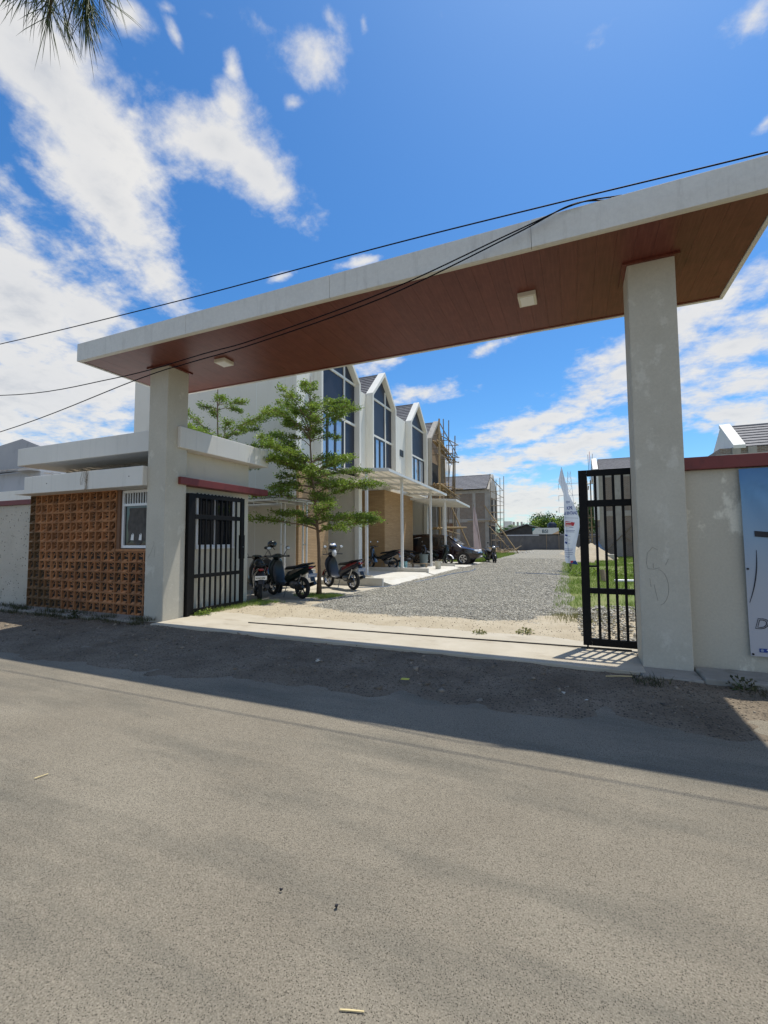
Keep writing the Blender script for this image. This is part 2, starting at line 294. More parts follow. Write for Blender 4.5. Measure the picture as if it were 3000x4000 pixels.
# ------------------------------------------------------------------ mesh helpers
ORG = {}
def tag(o, label=None, cat=None, group=None, kind=None):
    if label: o['label'] = label
    if cat: o['category'] = cat
    if group: o['group'] = group
    if kind: o['kind'] = kind
    return o
def thing(name, label, cat, loc=(0, 0, 0), rz=0.0, group=None):
    o = bpy.data.objects.new(name, None); COL.objects.link(o); o.location = loc; o.rotation_euler = (0, 0, rz); o.empty_display_size = .2
    tag(o, label, cat, group); ORG[o.name] = Vector(loc) if rz == 0 else None
    return o
def link(name, me, m=None, parent=None, smooth=False, bev=0, loc=None):
    if m is not None and not me.materials: me.materials.append(m)
    if smooth: me.shade_smooth() if hasattr(me, 'shade_smooth') else me.polygons.foreach_set('use_smooth', [True] * len(me.polygons))
    o = bpy.data.objects.new(name, me); COL.objects.link(o)
    if parent is not None: o.parent = parent
    if loc is not None: o.location = loc
    if bev:
        b = o.modifiers.new('bevel', 'BEVEL'); b.width = bev; b.segments = 2; b.limit_method = 'ANGLE'; b.angle_limit = math.radians(35)
    return o
def copy_tree(o, parent=None):
    c = o.copy(); COL.objects.link(c); c.parent = parent
    for ch in list(o.children): copy_tree(ch, c)
    return c
class MB:
    def __init__(s): s.v = []; s.f = []
    def add(s, vs, fs):
        k = len(s.v); s.v.extend([tuple(v) for v in vs]); s.f.extend([tuple(i + k for i in f) for f in fs]); return s
    def box(s, x0, x1, y0, y1, z0, z1):
        return s.add([(x, y, z) for z in (z0, z1) for y in (y0, y1) for x in (x0, x1)],
                     [(0, 2, 3, 1), (4, 5, 7, 6), (0, 1, 5, 4), (2, 6, 7, 3), (0, 4, 6, 2), (1, 3, 7, 5)])
    def obox(s, M, hx, hy, hz):
        return s.add([M @ Vector((x * hx, y * hy, z * hz)) for z in (-1, 1) for y in (-1, 1) for x in (-1, 1)],
                     [(0, 2, 3, 1), (4, 5, 7, 6), (0, 1, 5, 4), (2, 6, 7, 3), (0, 4, 6, 2), (1, 3, 7, 5)])
    def beam(s, p, q, w, h, upv=(0, 0, 1)):
        p = Vector(p); q = Vector(q); d = (q - p); n = d.length; d.normalize(); u = Vector(upv)
        if abs(d.dot(u)) > .98: u = Vector((1, 0, 0))
        sx = d.cross(u).normalized(); u = sx.cross(d)
        M = Matrix(((d.x, sx.x, u.x, (p.x + q.x) / 2), (d.y, sx.y, u.y, (p.y + q.y) / 2), (d.z, sx.z, u.z, (p.z + q.z) / 2), (0, 0, 0, 1)))
        return s.obox(M, n / 2, w / 2, h / 2)
    def tube(s, pts, rs, n=8, cap=True):
        pts = [Vector(p) for p in pts]
        if isinstance(rs, (int, float)): rs = [rs] * len(pts)
        k = len(s.v); u = None
        for i, p in enumerate(pts):
            d = (pts[min(i + 1, len(pts) - 1)] - pts[max(i - 1, 0)]).normalized()
            if u is None:
                u = Vector((0, 0, 1)) if abs(d.z) < .9 else Vector((1, 0, 0))
            a = d.cross(u)
            if a.length < 1e-4: a = d.cross(Vector((.3, 1, .2)))
            a.normalize(); u = a.cross(d).normalized()
            for j in range(n):
                t = 2 * math.pi * j / n
                s.v.append(tuple(p + (a * math.cos(t) + u * math.sin(t)) * rs[i]))
        for i in range(len(pts) - 1):
            for j in range(n):
                s.f.append((k + i * n + j, k + i * n + (j + 1) % n, k + (i + 1) * n + (j + 1) % n, k + (i + 1) * n + j))
        if cap:
            s.f.append(tuple(k + j for j in reversed(range(n)))); e = k + (len(pts) - 1) * n; s.f.append(tuple(e + j for j in range(n)))
        return s
    def cyl(s, p, q, r, r2=None, n=10): return s.tube([p, q], [r, r if r2 is None else r2], n)
    def prism(s, pts, a0, a1, axis='y'):
        n = len(pts)
        def P(u, w, a): return {'x': (a, u, w), 'y': (u, a, w), 'z': (u, w, a)}[axis]
        return s.add([P(u, w, a0) for u, w in pts] + [P(u, w, a1) for u, w in pts],
                     [tuple(range(n)), tuple(reversed(range(n, 2 * n)))] + [(i, n + i, n + (i + 1) % n, (i + 1) % n) for i in range(n)])
    def lathe(s, prof, n=16, M=None, close=False):
        M = M or Matrix(); k = len(s.v); m = len(prof)
        for r, z in prof:
            for j in range(n):
                t = 2 * math.pi * j / n; s.v.append(tuple(M @ Vector((r * math.cos(t), r * math.sin(t), z))))
        for i in range(m if close else m - 1):
            i2 = (i + 1) % m
            for j in range(n): s.f.append((k + i * n + j, k + i * n + (j + 1) % n, k + i2 * n + (j + 1) % n, k + i2 * n + j))
        return s
    def ell(s, c, r, nu=12, nv=8, M=None, lo=-math.pi / 2, hi=math.pi / 2):
        M = M or Matrix(); k = len(s.v)
        for i in range(nv + 1):
            t = lo + (hi - lo) * i / nv
            for j in range(nu):
                p = 2 * math.pi * j / nu
                s.v.append(tuple(M @ Vector((c[0] + r[0] * math.cos(t) * math.cos(p), c[1] + r[1] * math.cos(t) * math.sin(p), c[2] + r[2] * math.sin(t)))))
        for i in range(nv):
            for j in range(nu): s.f.append((k + i * nu + j, k + i * nu + (j + 1) % nu, k + (i + 1) * nu + (j + 1) % nu, k + (i + 1) * nu + j))
        return s
    def loft(s, rings, cap=True):
        k = len(s.v); n = len(rings[0])
        for r in rings: s.v.extend([tuple(p) for p in r])
        for i in range(len(rings) - 1):
            for j in range(n): s.f.append((k + i * n + j, k + i * n + (j + 1) % n, k + (i + 1) * n + (j + 1) % n, k + (i + 1) * n + j))
        if cap:
            s.f.append(tuple(k + j for j in reversed(range(n)))); e = k + (len(rings) - 1) * n; s.f.append(tuple(e + j for j in range(n)))
        return s
    def mesh(s, name, org=None, fix=True):
        me = bpy.data.meshes.new(name)
        vs = s.v if org is None else [(x - org[0], y - org[1], z - org[2]) for x, y, z in s.v]
        me.from_pydata(vs, [], s.f); me.update()
        if fix and len(s.f) < 6000:
            bm = bmesh.new(); bm.from_mesh(me); bmesh.ops.remove_doubles(bm, verts=bm.verts, dist=1e-5); bmesh.ops.recalc_face_normals(bm, faces=bm.faces); bm.to_mesh(me); bm.free()
        return me
    def build(s, name, m, parent=None, smooth=False, bev=0, world=True, **t):
        """world=True: vertices are world coordinates, shifted into the (unrotated) parent thing's frame"""
        org = None
        if parent is not None and world:
            r = parent
            while r.parent is not None: r = r.parent
            org = ORG.get(r.name)
        o = link(name, s.mesh(name, org), m, parent, smooth, bev)
        if smooth and smooth != 'full':
            try: o.data.set_sharp_from_angle(angle=math.radians(38))
            except Exception: pass
        return tag(o, **t)
def fast(name, V, F, m, parent=None, smooth=False, **t):
    """big arrays of triangles or quads"""
    V = np.asarray(V, np.float32); F = np.asarray(F, np.int32)
    me = bpy.data.meshes.new(name); me.vertices.add(len(V)); me.vertices.foreach_set('co', V.ravel())
    k = F.shape[1]; me.loops.add(F.size); me.loops.foreach_set('vertex_index', F.ravel()); me.polygons.add(len(F))
    me.polygons.foreach_set('loop_start', np.arange(0, F.size, k, dtype=np.int32)); me.polygons.foreach_set('loop_total', np.full(len(F), k, np.int32))
    if smooth: me.polygons.foreach_set('use_smooth', np.ones(len(F), bool))
    me.update(calc_edges=True)
    return tag(link(name, me, m, parent), **t)
TEXTS = {}
def text_mesh(s, size, shear=0.0, outline=0.0, spacing=1.0, bold=0.0):
    c = bpy.data.curves.new('lettering', 'FONT'); c.body = s; c.size = size; c.shear = shear; c.space_character = spacing; c.offset = bold; c.resolution_u = 3
    if outline: c.fill_mode = 'NONE'; c.bevel_depth = outline; c.bevel_resolution = 0; c.dimensions = '3D'
    o = bpy.data.objects.new('lettering', c); COL.objects.link(o)
    me = bpy.data.meshes.new_from_object(o.evaluated_get(bpy.context.evaluated_depsgraph_get()))
    bpy.data.objects.remove(o); bpy.data.curves.remove(c)
    return me
# letterings are made first, while the scene is nearly empty
TX = dict(bsi=text_mesh('BSI', .62, bold=.012), kpr=text_mesh('KPR', .26, bold=.006), bint=text_mesh('& BINTANG', .21, shear=.1, bold=.006), ov=text_mesh('OV', .24, bold=.006),
          du=text_mesh('DU', .155, shear=.25, outline=.0035, spacing=1.02), gre=text_mesh('gre', .055, bold=.001),
          plate=text_mesh('B 3143 WFG', .062, bold=.002), plate_b=text_mesh('B 4170 KLD', .062, bold=.002))

# smooth value noise for ground relief
def vnoise(x, y, seed, octaves=4):
    r = np.random.default_rng(seed); T = r.random((64, 64)); out = 0; amp = 1; tot = 0
    for o in range(octaves):
        xi = np.floor(x).astype(int); yi = np.floor(y).astype(int); fx = x - xi; fy = y - yi; fx = fx * fx * (3 - 2 * fx); fy = fy * fy * (3 - 2 * fy)
        g = lambda a, b: T[a % 64, b % 64]
        out = out + amp * ((g(xi, yi) * (1 - fx) + g(xi + 1, yi) * fx) * (1 - fy) + (g(xi, yi + 1) * (1 - fx) + g(xi + 1, yi + 1) * fx) * fy)
        tot += amp; amp *= .5; x = x * 2.03 + 7.1; y = y * 2.03 + 3.3
    return out / tot
def grid(name, x0, x1, y0, y1, nx, ny, zf, m, **t):
    X, Y = np.meshgrid(np.linspace(x0, x1, nx), np.linspace(y0, y1, ny)); Z = zf(X, Y)
    V = np.stack([X, Y, Z], -1).reshape(-1, 3); i = np.arange(nx * ny).reshape(ny, nx)
    F = np.stack([i[:-1, :-1], i[:-1, 1:], i[1:, 1:], i[1:, :-1]], -1).reshape(-1, 4)
    return fast(name, V, F, m, smooth=True, **t)
def stones(name, P, sizes, m, flat=.6, parent=None, **t):
    base = np.array([(1, 0, 0), (-1, 0, 0), (0, 1, 0), (0, -1, 0), (0, 0, 1), (0, 0, -1)], float)
    fc = np.array([(0, 2, 4), (2, 1, 4), (1, 3, 4), (3, 0, 4), (2, 0, 5), (1, 2, 5), (3, 1, 5), (0, 3, 5)])
    n = len(P); q = rng.normal(size=(n, 4)); q /= np.linalg.norm(q, axis=1)[:, None]
    w, x, y, z = q.T
    Rm = np.stack([1 - 2 * (y * y + z * z), 2 * (x * y - z * w), 2 * (x * z + y * w), 2 * (x * y + z * w), 1 - 2 * (x * x + z * z), 2 * (y * z - x * w), 2 * (x * z - y * w), 2 * (y * z + x * w), 1 - 2 * (x * x + y * y)], -1).reshape(n, 3, 3)
    B = base[None] * (rng.uniform(.55, 1.15, (n, 6, 1))) + rng.normal(0, .22, (n, 6, 3)); B = B * (rng.uniform(.6, 1.1, (n, 1, 3)))
    V = np.einsum('nij,nkj->nki', Rm, B) * np.asarray(sizes)[:, None, None]; V[:, :, 2] *= flat
    V = V + P[:, None, :]
    F = (fc[None] + (np.arange(n) * 6)[:, None, None]).reshape(-1, 3)
    return fast(name, V.reshape(-1, 3), F, m, parent, **t)
def leaves(P, dirs, ln, wd, up=None):
    """folded diamond leaves; returns V,F (two triangles each)"""
    n = len(P); d = dirs / np.linalg.norm(dirs, axis=1)[:, None]
    u = rng.normal(0, .55, (n, 3)) + np.array([0, 0, 1.0]) if up is None else up
    s = np.cross(d, u); s /= np.linalg.norm(s, axis=1)[:, None] + 1e-9; nn = np.cross(s, d)
    ln = np.asarray(ln)[:, None]; wd = np.asarray(wd)[:, None]
    a = P; c = P + d * ln; b = P + d * ln * .52 + s * wd + nn * wd * .35; e = P + d * ln * .52 - s * wd + nn * wd * .35
    V = np.stack([a, b, c, e], 1).reshape(-1, 3); k = (np.arange(n) * 4)[:, None]
    F = np.concatenate([k + np.array([[0, 2, 1]]), k + np.array([[0, 3, 2]])], 1).reshape(-1, 3)
    return V, F
def blades(P, h, w, lean=.45):
    n = len(P); a = rng.uniform(0, 2 * np.pi, n); s = np.stack([np.cos(a), np.sin(a), np.zeros(n)], -1)
    b = rng.uniform(0, 2 * np.pi, n); t = np.stack([np.cos(b), np.sin(b), np.zeros(n)], -1) * (rng.uniform(.1, 1, n) * lean)[:, None]
    h = np.asarray(h)[:, None]; w = np.asarray(w)[:, None]
    up = np.array([0, 0, 1.0])
    m = P + (up * .6 + t * .35) * h
    tip = P + (up * 1.0 + t) * h * np.array([1, 1, .92])
    V = np.stack([P - s * w, P + s * w, m - s * w * .7, m + s * w * .7, tip], 1).reshape(-1, 3); k = (np.arange(n) * 5)[:, None]
    F = np.concatenate([k + np.array([[0, 1, 3]]), k + np.array([[0, 3, 2]]), k + np.array([[2, 3, 4]])], 1).reshape(-1, 3)
    return V, F

# ================================================================== THE SETTING
MB().add([(-400, -300, -.06), (400, -300, -.06), (400, 700, -.06), (-400, 700, -.06)], [(0, 1, 2, 3)]).build('ground', M_soil, kind='structure')
# asphalt with a faint camber
grid('road', -60, 50, -14, 4.75, 60, 30, lambda X, Y: .0 + .012 * (vnoise(X * .4, Y * .4, 3) - .5), M_asphalt, kind='structure')
# trodden earth verge between the asphalt and the gate; its ragged edge runs out over the asphalt
def verge_z(X, Y):
    edge = 3.95 + .055 * (X + 3) * (X > -8) + .35 * (vnoise(X * .55, Y * .3, 5) - .5) + .25 * (vnoise(X * 1.9, Y * 1.6, 6) - .5)
    t = np.clip((Y - edge) / 1.1, -.6, 1)
    z = .002 + .028 * t + (.05 * (vnoise(X * 2.3, Y * 2.3, 8) - .5) + .03 * (vnoise(X * 7, Y * 7, 9) - .5)) * np.clip(t + .25, 0, 1)
    return z
grid('verge', -30, 16, 3.2, 6.05, 560, 70, verge_z, M_dirt, kind='structure')
n = 5000; x = rng.uniform(-13, 4, n); y = rng.uniform(3.7, 5.75, n); z = verge_z(x, y)
keep = (z > .004) & (rng.random(n) < np.clip((y - 3.7) * .9, .1, 1)); P = np.stack([x, y, z + .002], -1)[keep]
tag(stones('verge_stones', P, rng.uniform(.006, .022, len(P)) * (1 + 1.8 * (rng.random(len(P)) < .06)), M_rubble), 'loose brown stones and crumbs strewn over the dirt verge', 'stones', kind='stuff')
# yard ground inside
grid('yard', -30, 40, 6.2, 130, 70, 120, lambda X, Y: .0 + .03 * (vnoise(X * .3, Y * .3, 12) - .5), M_soil, kind='structure')
# concrete threshold of the gate
MB().box(-6.85, .66, 5.60, 6.50, -.04, .062).build('apron', M_apron, bev=.012, kind='structure')
MB().box(-6.83, 1.3, 6.508, 7.15, -.04, .052).build('driveway', M_apron, bev=.01, kind='structure')
def sand_z(X, Y):
    t = np.minimum(np.clip((Y - 6.55) / .8, 0, 1), np.clip((9.6 - Y) / .8, 0, 1))
    return .005 + .075 * t + .035 * (vnoise(X * 1.3, Y * 1.3, 21) - .55) + .012 * (vnoise(X * 6, Y * 6, 22) - .5)
grid('sand', -6.9, 1.6, 6.45, 10.5, 170, 90, sand_z, M_sand, kind='structure')
MB().beam((-5.3, 6.31, .068), (.62, 6.57, .070), .022, .016).build('gate_track', M_dark, label='dark steel gate track set across the concrete threshold', cat='track')
# gravel lane
def lane_z(X, Y):
    edge = 7.75 + .02 * (X + 2.5) ** 2 + .35 * (vnoise(X * 1.2, Y * .6, 31) - .5)
    t = np.clip((Y - edge) / .6, -1, 1)
    lx = -5.45 - .03 * (Y < 12) * (12 - Y) + .3 * (vnoise(X * .8, Y * .8, 34) - .5); rx = -.52 - .012 * np.clip(Y - 12, 0, 60) + .3 * (vnoise(X, Y * .7, 35) - .5)
    t = np.minimum(t, np.clip(np.minimum(X - lx, rx - X) / .5, -1, 1))
    return .055 + .055 * t + .03 * (vnoise(X * 1.7, Y * 1.7, 32) - .5) * np.clip(t, 0, 1)
grid('gravel_lane', -6.8, .6, 7.2, 62, 110, 520, lane_z, M_gravelbed, kind='structure')
def scatter(n, x0, x1, y0, y1, power=1.0):
    u = rng.random(n) ** power; return rng.uniform(x0, x1, n), y0 + (y1 - y0) * u
x, y = scatter(90000, -6.6, .3, 7.3, 34, 1.9); z = lane_z(x, y); k = z > .03 + .03 * rng.random(len(z)); x, y, z = x[k], y[k], z[k]
tag(stones('gravel', np.stack([x, y, z + .004], -1), rng.uniform(.010, .027, len(x)) * (1 + .02 * (y - 8)), M_stone, flat=.75), 'grey crushed stone covering the lane', 'gravel', kind='stuff')
x, y = scatter(2600, .0, 2.4, 7.0, 11.0); k = (x - .9) ** 2 / 1.6 + (y - 8.8) ** 2 / 4.2 < 1; x, y = x[k], y[k]
tag(stones('gravel', np.stack([x, y, .055 + .1 * rng.random(len(x)) * np.clip(1 - (x - .9) ** 2 / 1.6 - (y - 8.8) ** 2 / 4.2, 0, 1) + sand_z(x, y) * .6], -1), rng.uniform(.02, .042, len(x)), M_stone, flat=.75), 'grey crushed stone heaped behind the barred gate leaf', 'gravel', kind='stuff')
n = 900; x = rng.uniform(-6.5, .3, n); y = rng.uniform(6.6, 8.4, n)
tag(stones('sand_pebbles', np.stack([x, y, sand_z(x, y) + .003], -1), rng.uniform(.005, .016, n), M_rubble), 'small pebbles scattered over the sandy gate entrance', 'pebbles', kind='stuff')
# kerb ledges at the feet of the walls
MB().box(-30, -7.33, 5.66, 6.1, -.04, .07).build('kerb', M_kerb, bev=.015, kind='structure')
MB().box(1.16, 20, 5.50, 5.98, -.04, .085).build('kerb', M_kerb, bev=.015, kind='structure')
MB().box(.60, 1.16, 5.50, 5.87, -.04, .058).build('kerb', M_kerb, bev=.015, kind='structure')

# ================================================================== GATEWAY
X0, X1, Y0, Y1, Z0, Z1 = -8.238, 1.946, 5.061, 7.262, 4.764, 5.086
gw = thing('gateway', 'tall white gateway with a long flat canopy on two square pillars', 'gateway', (-3.1, 6.1, 0))
MB().box(X0 + .06, X1 - .06, Y0 + .06, Y1 - .06, Z0 + .06, Z1 - .02).build('canopy_core', M_fascia, gw)
joints = [X0, -5.58, -2.96, -.36, X1]
for a, b in zip(joints, joints[1:]):
    MB().box(a + .002, b - .002, Y0, Y0 + .05, Z0, Z1).build('fascia_panel', M_fascia, gw, bev=.004)
    MB().box(a + .002, b - .002, Y1 - .05, Y1, Z0, Z1).build('fascia_panel', M_fascia, gw, bev=.004)
for xa, xb in ((X0, X0 + .05), (X1 - .05, X1)):
    MB().box(xa, xb, Y0 + .052, Y1 - .052, Z0, Z1).build('fascia_panel', M_fascia, gw, bev=.004)
MB().box(X0 + .055, X1 - .055, Y0 + .055, Y0 + .085, Z0 + .004, Z0 + .035).build('soffit_trim', M_trim, gw)
MB().box(X0 + .055, X1 - .055, Y1 - .09, Y1 - .055, Z0 + .004, Z0 + .035).build('soffit_trim', M_soffit, gw)
n = 51; w = (X1 - X0 - .112) / n
for i in range(n):
    a = X0 + .056 + i * w
    MB().box(a + .0008, a + w - .0008, Y0 + .087, Y1 - .092, Z0 + .012 + random.uniform(0, .0015), Z0 + .03).build('soffit_plank', M_soffit, gw)
for (xl, xr, yf, yb) in ((-7.333, -6.856, 5.856, 6.332), (.657, 1.145, 5.866, 6.33)):
    MB().box(xl, xr, yf, yb, -.05, Z0 + .02).build('pillar', M_pillar, gw, bev=.012)
    MB().box(xl - .05, xr + .05, yf - .04, yb + .05, Z0 - .012, Z0 + .0105).build('pillar_collar', M_soffit, gw)
for (a, b, c, d) in ((-5.92, -5.68, 6.02, 6.27), (-.62, -.39, 5.99, 6.28)):
    l_ = MB().box(a, b, c, d, Z0 - .05, Z0 + .012).build('lamp_housing', M_trim, gw, bev=.006)
    MB().box(a + .03, b - .03, c + .03, d - .03, Z0 - .056, Z0 - .049).build('lamp_diffuser', M_paper, l_, bev=.002)
def scribble(parent, pts, r=.003):
    for q in pts: MB().tube(q, r, 5).build('scribble_mark', M_scrib, parent)
yf = 5.866 - .0005
arc = lambda cx, cz, rx, rz, a0, a1, y, n=9: [(cx + rx * math.cos(math.radians(a0 + (a1 - a0) * i / n)), y, cz + rz * math.sin(math.radians(a0 + (a1 - a0) * i / n))) for i in range(n + 1)]
scribble(gw, [[(.80, yf, 1.40), (.745, yf, 1.33), (.735, yf, 1.22), (.745, yf, 1.16), (.80, yf, 1.15), (.86, yf, 1.17)], [(.80, yf, 1.40), (.85, yf, 1.37)], [(.80, yf, 1.16), (.80, yf, 1.22)],
              [(.92, yf, 1.20), (.95, yf, 1.27)], arc(.84, .95, .10, .20, 85, -80, yf), [(.76, yf, 1.05), (.77, yf, .95)], [(.80, yf, .98), (.83, yf, .80)]], .0019)
yl = 5.856 - .0005
scribble(gw, [[(-7.26, yl, 1.18), (-7.18, yl, 1.30), (-7.12, yl, 1.42)], [(-7.14, yl, 1.50), (-7.10, yl, 1.44)], [(-7.10, yl, 1.20), (-7.08, yl, 1.40)]], .002)

def gate_leaf(name, label, w, nb, latch):
    g = thing(name, label, 'gate')
    H0, H1 = .085, 2.43
    MB().box(-.055, .05, -.02, .02, H0, H1).build('stile', M_black, g, bev=.003, world=False)
    MB().box(w - .05, w + .055, -.02, .02, H0, H1).build('stile', M_black, g, bev=.003, world=False)
    for z, h in ((H0, .095), (.77, .075), (1.93, .09), (H1 - .085, .085)):
        MB().box(.051, w - .051, -.02, .02, z, z + h).build('rail', M_black, g, bev=.003, world=False)
    bar = MB()
    st = (w - .09) / (nb + 1)
    mesh = None
    for i in range(nb):
        x = .045 + st * (i + 1)
        o = MB().box(-.016, .016, -.014, .014, H0 + .07, H1 - .07).build('bar', M_black, g, world=False) if mesh is None else link('bar', mesh, M_black, g)
        mesh = o.data; o.location = (x, 0, 0)
    for z in (.35, 1.25, 2.1):
        MB().cyl((-.055, 0, z), (-.055, 0, z + .09), .017).build('hinge', M_black, g, world=False)
    if latch == 'box':
        lb = MB().box(w - .06, w + .06, -.035, .035, 1.10, 1.62).build('lock_box', M_black, g, bev=.006, world=False)
        MB().cyl((w, -.05, 1.36), (w, .05, 1.36), .013).build('latch_bolt', M_steel, lb, world=False)
        t = MB()
        for i in range(14): t.prism([(.06 + i * .095, H1 - .002), (.10 + i * .095, H1 + .022), (.145 + i * .095, H1 - .002)], -.004, .004, 'y')
        t.build('spike_strip', M_black, g, world=False)
    else:
        MB().box(w - .045 - st + .01, w - .046, -.012, .012, 1.12, 1.145).build('latch_bar', M_black, g, world=False)
    MB().cyl((w, 0, .02), (w, 0, .12), .012).build('drop_bolt', M_black, g, world=False)
    return g
g = gate_leaf('gate_leaf', 'black barred steel gate leaf standing open against the guard house wall', 1.36, 8, 'box')
g.location = (-6.855, 6.50, 0); g.rotation_euler = (0, 0, math.radians(88.5))
gp = MB().box(-6.855 - .06, -6.855 + .06, 6.345, 6.425, 0, 2.42).build('gate_post', M_black, bev=.004); tag(gp, 'black steel hinge post beside the guard house end pillar', 'post')
g = gate_leaf('gate_leaf', 'black barred steel gate leaf shut beside the pillar of the banner wall', 1.06, 8, 'bar')
g.location = (1.17, 6.62, .0); g.rotation_euler = (0, 0, math.pi)
MB().box(1.16, 1.26, 6.34, 6.67, 0, 2.42).build('gate_post', M_black, bev=.004, label='black steel hinge post behind the banner wall pillar', cat='post')

# ================================================================== GUARD HOUSE
gh = thing('guard_house', 'small flat roofed guard house with terracotta breeze block front', 'guard house', (-9.2, 7.2, 0))
PX0, PX1 = -11.95, -6.79
# parapet ring with a shallow roof inside
def ring(m, x0, x1, y0, y1, z0, z1, t):
    m.box(x0, x1, y0, y0 + t, z0, z1); m.box(x0, x1, y1 - t, y1, z0, z1); m.box(x0, x0 + t, y0 + t, y1 - t, z0, z1); m.box(x1 - t, x1, y0 + t, y1 - t, z0, z1); return m
PY0, PY1 = 6.10, 8.72
MB().box(PX0, PX1, PY0, PY1, 3.26, 3.665).build('roof_parapet', M_guardtop, gh, bev=.01)
MB().box(-7.30, -7.05, 6.42, 8.33, 2.6, 3.26).build('upper_wall', M_guard, gh, bev=.006)
MB().box(-11.55, -7.302, 6.95, 8.33, 2.6, 3.262).build('upper_wall', M_kerb, gh)  # darker concrete colour stands in for the shade below the parapet
MB().box(-11.55, -7.302, 6.42, 6.95, 2.55, 2.62).build('lintel_deck', M_kerb, gh)
MB().box(-7.25, -7.05, 6.335, 8.33, 0, 2.6).build('side_wall', M_guard, gh, bev=.006)
MB().box(-11.55, -7.25, 8.13, 8.33, 0, 2.6).build('back_wall', M_guard, gh)
MB().box(-11.55, -11.40, 6.42, 8.13, 0, 2.6).build('end_wall', M_guard, gh)
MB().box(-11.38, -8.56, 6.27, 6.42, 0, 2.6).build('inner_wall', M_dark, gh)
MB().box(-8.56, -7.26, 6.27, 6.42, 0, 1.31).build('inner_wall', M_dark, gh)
MB().box(-11.0, -7.335, 5.76, 6.42, 2.53, 2.90).build('street_beam', M_guardtop, gh, bev=.01)
MB().box(-11.34, -11.0, 5.76, 6.5, 2.53, 2.60).build('street_beam_end', M_guardtop, gh, bev=.006)
MB().box(-7.05, PX1, 6.336, 8.72, 2.57, 2.71).build('red_ledge', M_red, gh, bev=.006)
MB().box(-6.855, PX1 + .003, 6.13, 6.336, 2.57, 2.71).build('red_ledge', M_red, gh, bev=.006)
for x in (-10.2, -8.9, -7.7):
    MB().cyl((x, 5.752, 2.72), (x, 5.77, 2.72), .009, n=8).build('weep_hole', M_dark, gh)
# breeze blocks
bw = .205; bh = .2065
def block_mesh(flip):
    m = MB(); t = .013; h = bw / 2 - .003; k = bh / 2 - .003; d = .10
    m.box(-h, h, -.0, d, -k, -k + t); m.box(-h, h, 0, d, k - t, k); m.box(-h, -h + t, 0, d, -k + t, k - t); m.box(h - t, h, 0, d, -k + t, k - t)
    s = -1 if flip else 1
    # curved inner wall sweeping from one side to the top, set back from the face
    pts = []
    for i in range(6):
        a = math.radians(90 * i / 5); pts.append((s * (h - t) - s * 2 * (h - t) * .92 * math.sin(a) * .98, (k - t) - 2 * (k - t) * .92 * (1 - math.cos(a))))
    for p, q in zip(pts, pts[1:]):
        nx, nz = (q[1] - p[1]), -(q[0] - p[0]); L_ = math.hypot(nx, nz) or 1; nx, nz = nx / L_ * .012, nz / L_ * .012
        m.add([(p[0], .03, p[1]), (q[0], .03, q[1]), (q[0] + nx, .03, q[1] + nz), (p[0] + nx, .03, p[1] + nz), (p[0], d, p[1]), (q[0], d, q[1]), (q[0] + nx, d, q[1] + nz), (p[0] + nx, d, p[1] + nz)],
              [(0, 1, 2, 3), (4, 7, 6, 5), (0, 4, 5, 1), (3, 2, 6, 7)])
    # sloping fin in the lower half
    m.add([(s * -.02, .0, -k + t), (s * (h - t), .0, -k + t), (s * (h - t), d, -.005), (s * -.02, d, -.005), (s * -.02, .02, -k + t), (s * (h - t), .02, -k + t), (s * (h - t), d, -.03), (s * -.02, d, -.03)],
          [(0, 1, 2, 3), (0, 3, 7, 4), (1, 5, 6, 2)])
    m.add([(s * -.05, .01, .01), (s * .035, .01, .03), (s * .035, d, .03), (s * -.05, d, .01), (s * -.05, .01, 0.0), (s * .035, .01, .02), (s * .035, d, .02), (s * -.05, d, 0.0)], [(0, 1, 2, 3), (0, 4, 5, 1), (4, 7, 6, 5), (0, 3, 7, 4)])
    return m.mesh('breeze_block', None)
BM = [block_mesh(False), block_mesh(True)]; BD = [b.copy() for b in BM]
go = ORG[gh.name]
def put_block(c, r):
    x = -11.37 + bw * (c + .5); z = .055 + bh * (r + .5)
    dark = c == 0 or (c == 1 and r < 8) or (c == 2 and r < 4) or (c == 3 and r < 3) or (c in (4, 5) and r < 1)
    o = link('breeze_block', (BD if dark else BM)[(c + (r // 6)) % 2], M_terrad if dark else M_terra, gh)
    o.location = (x - go.x + random.uniform(-.0015, .0015), 6.10 - go.y + random.uniform(-.003, .003), z - go.z); o.rotation_euler = (0, random.uniform(-.008, .008), random.uniform(-.012, .012))
for c in range(14):
    for r in range(12): put_block(c, r)
for c in range(14, 20):
    for r in range(6): put_block(c, r)
MB().box(-11.38, -7.335, 6.145, 6.165, .055, 1.29).add([], []).build('hole_shade_sheet', M_dark, gh)  # dark sheets standing in for the shadow inside the block holes
MB().box(-11.38, -8.5, 6.145 + .03, 6.165 + .03, 1.29, 2.53).build('hole_shade_sheet', M_dark, gh)
MB().box(-8.50, -7.335, 6.105, 6.27, 1.297, 1.345).build('brick_sill', M_terra, gh, bev=.004)
MB().box(-8.498, -8.41, 6.12, 6.27, 1.345, 2.53).build('brown_jamb', M_brown, gh)
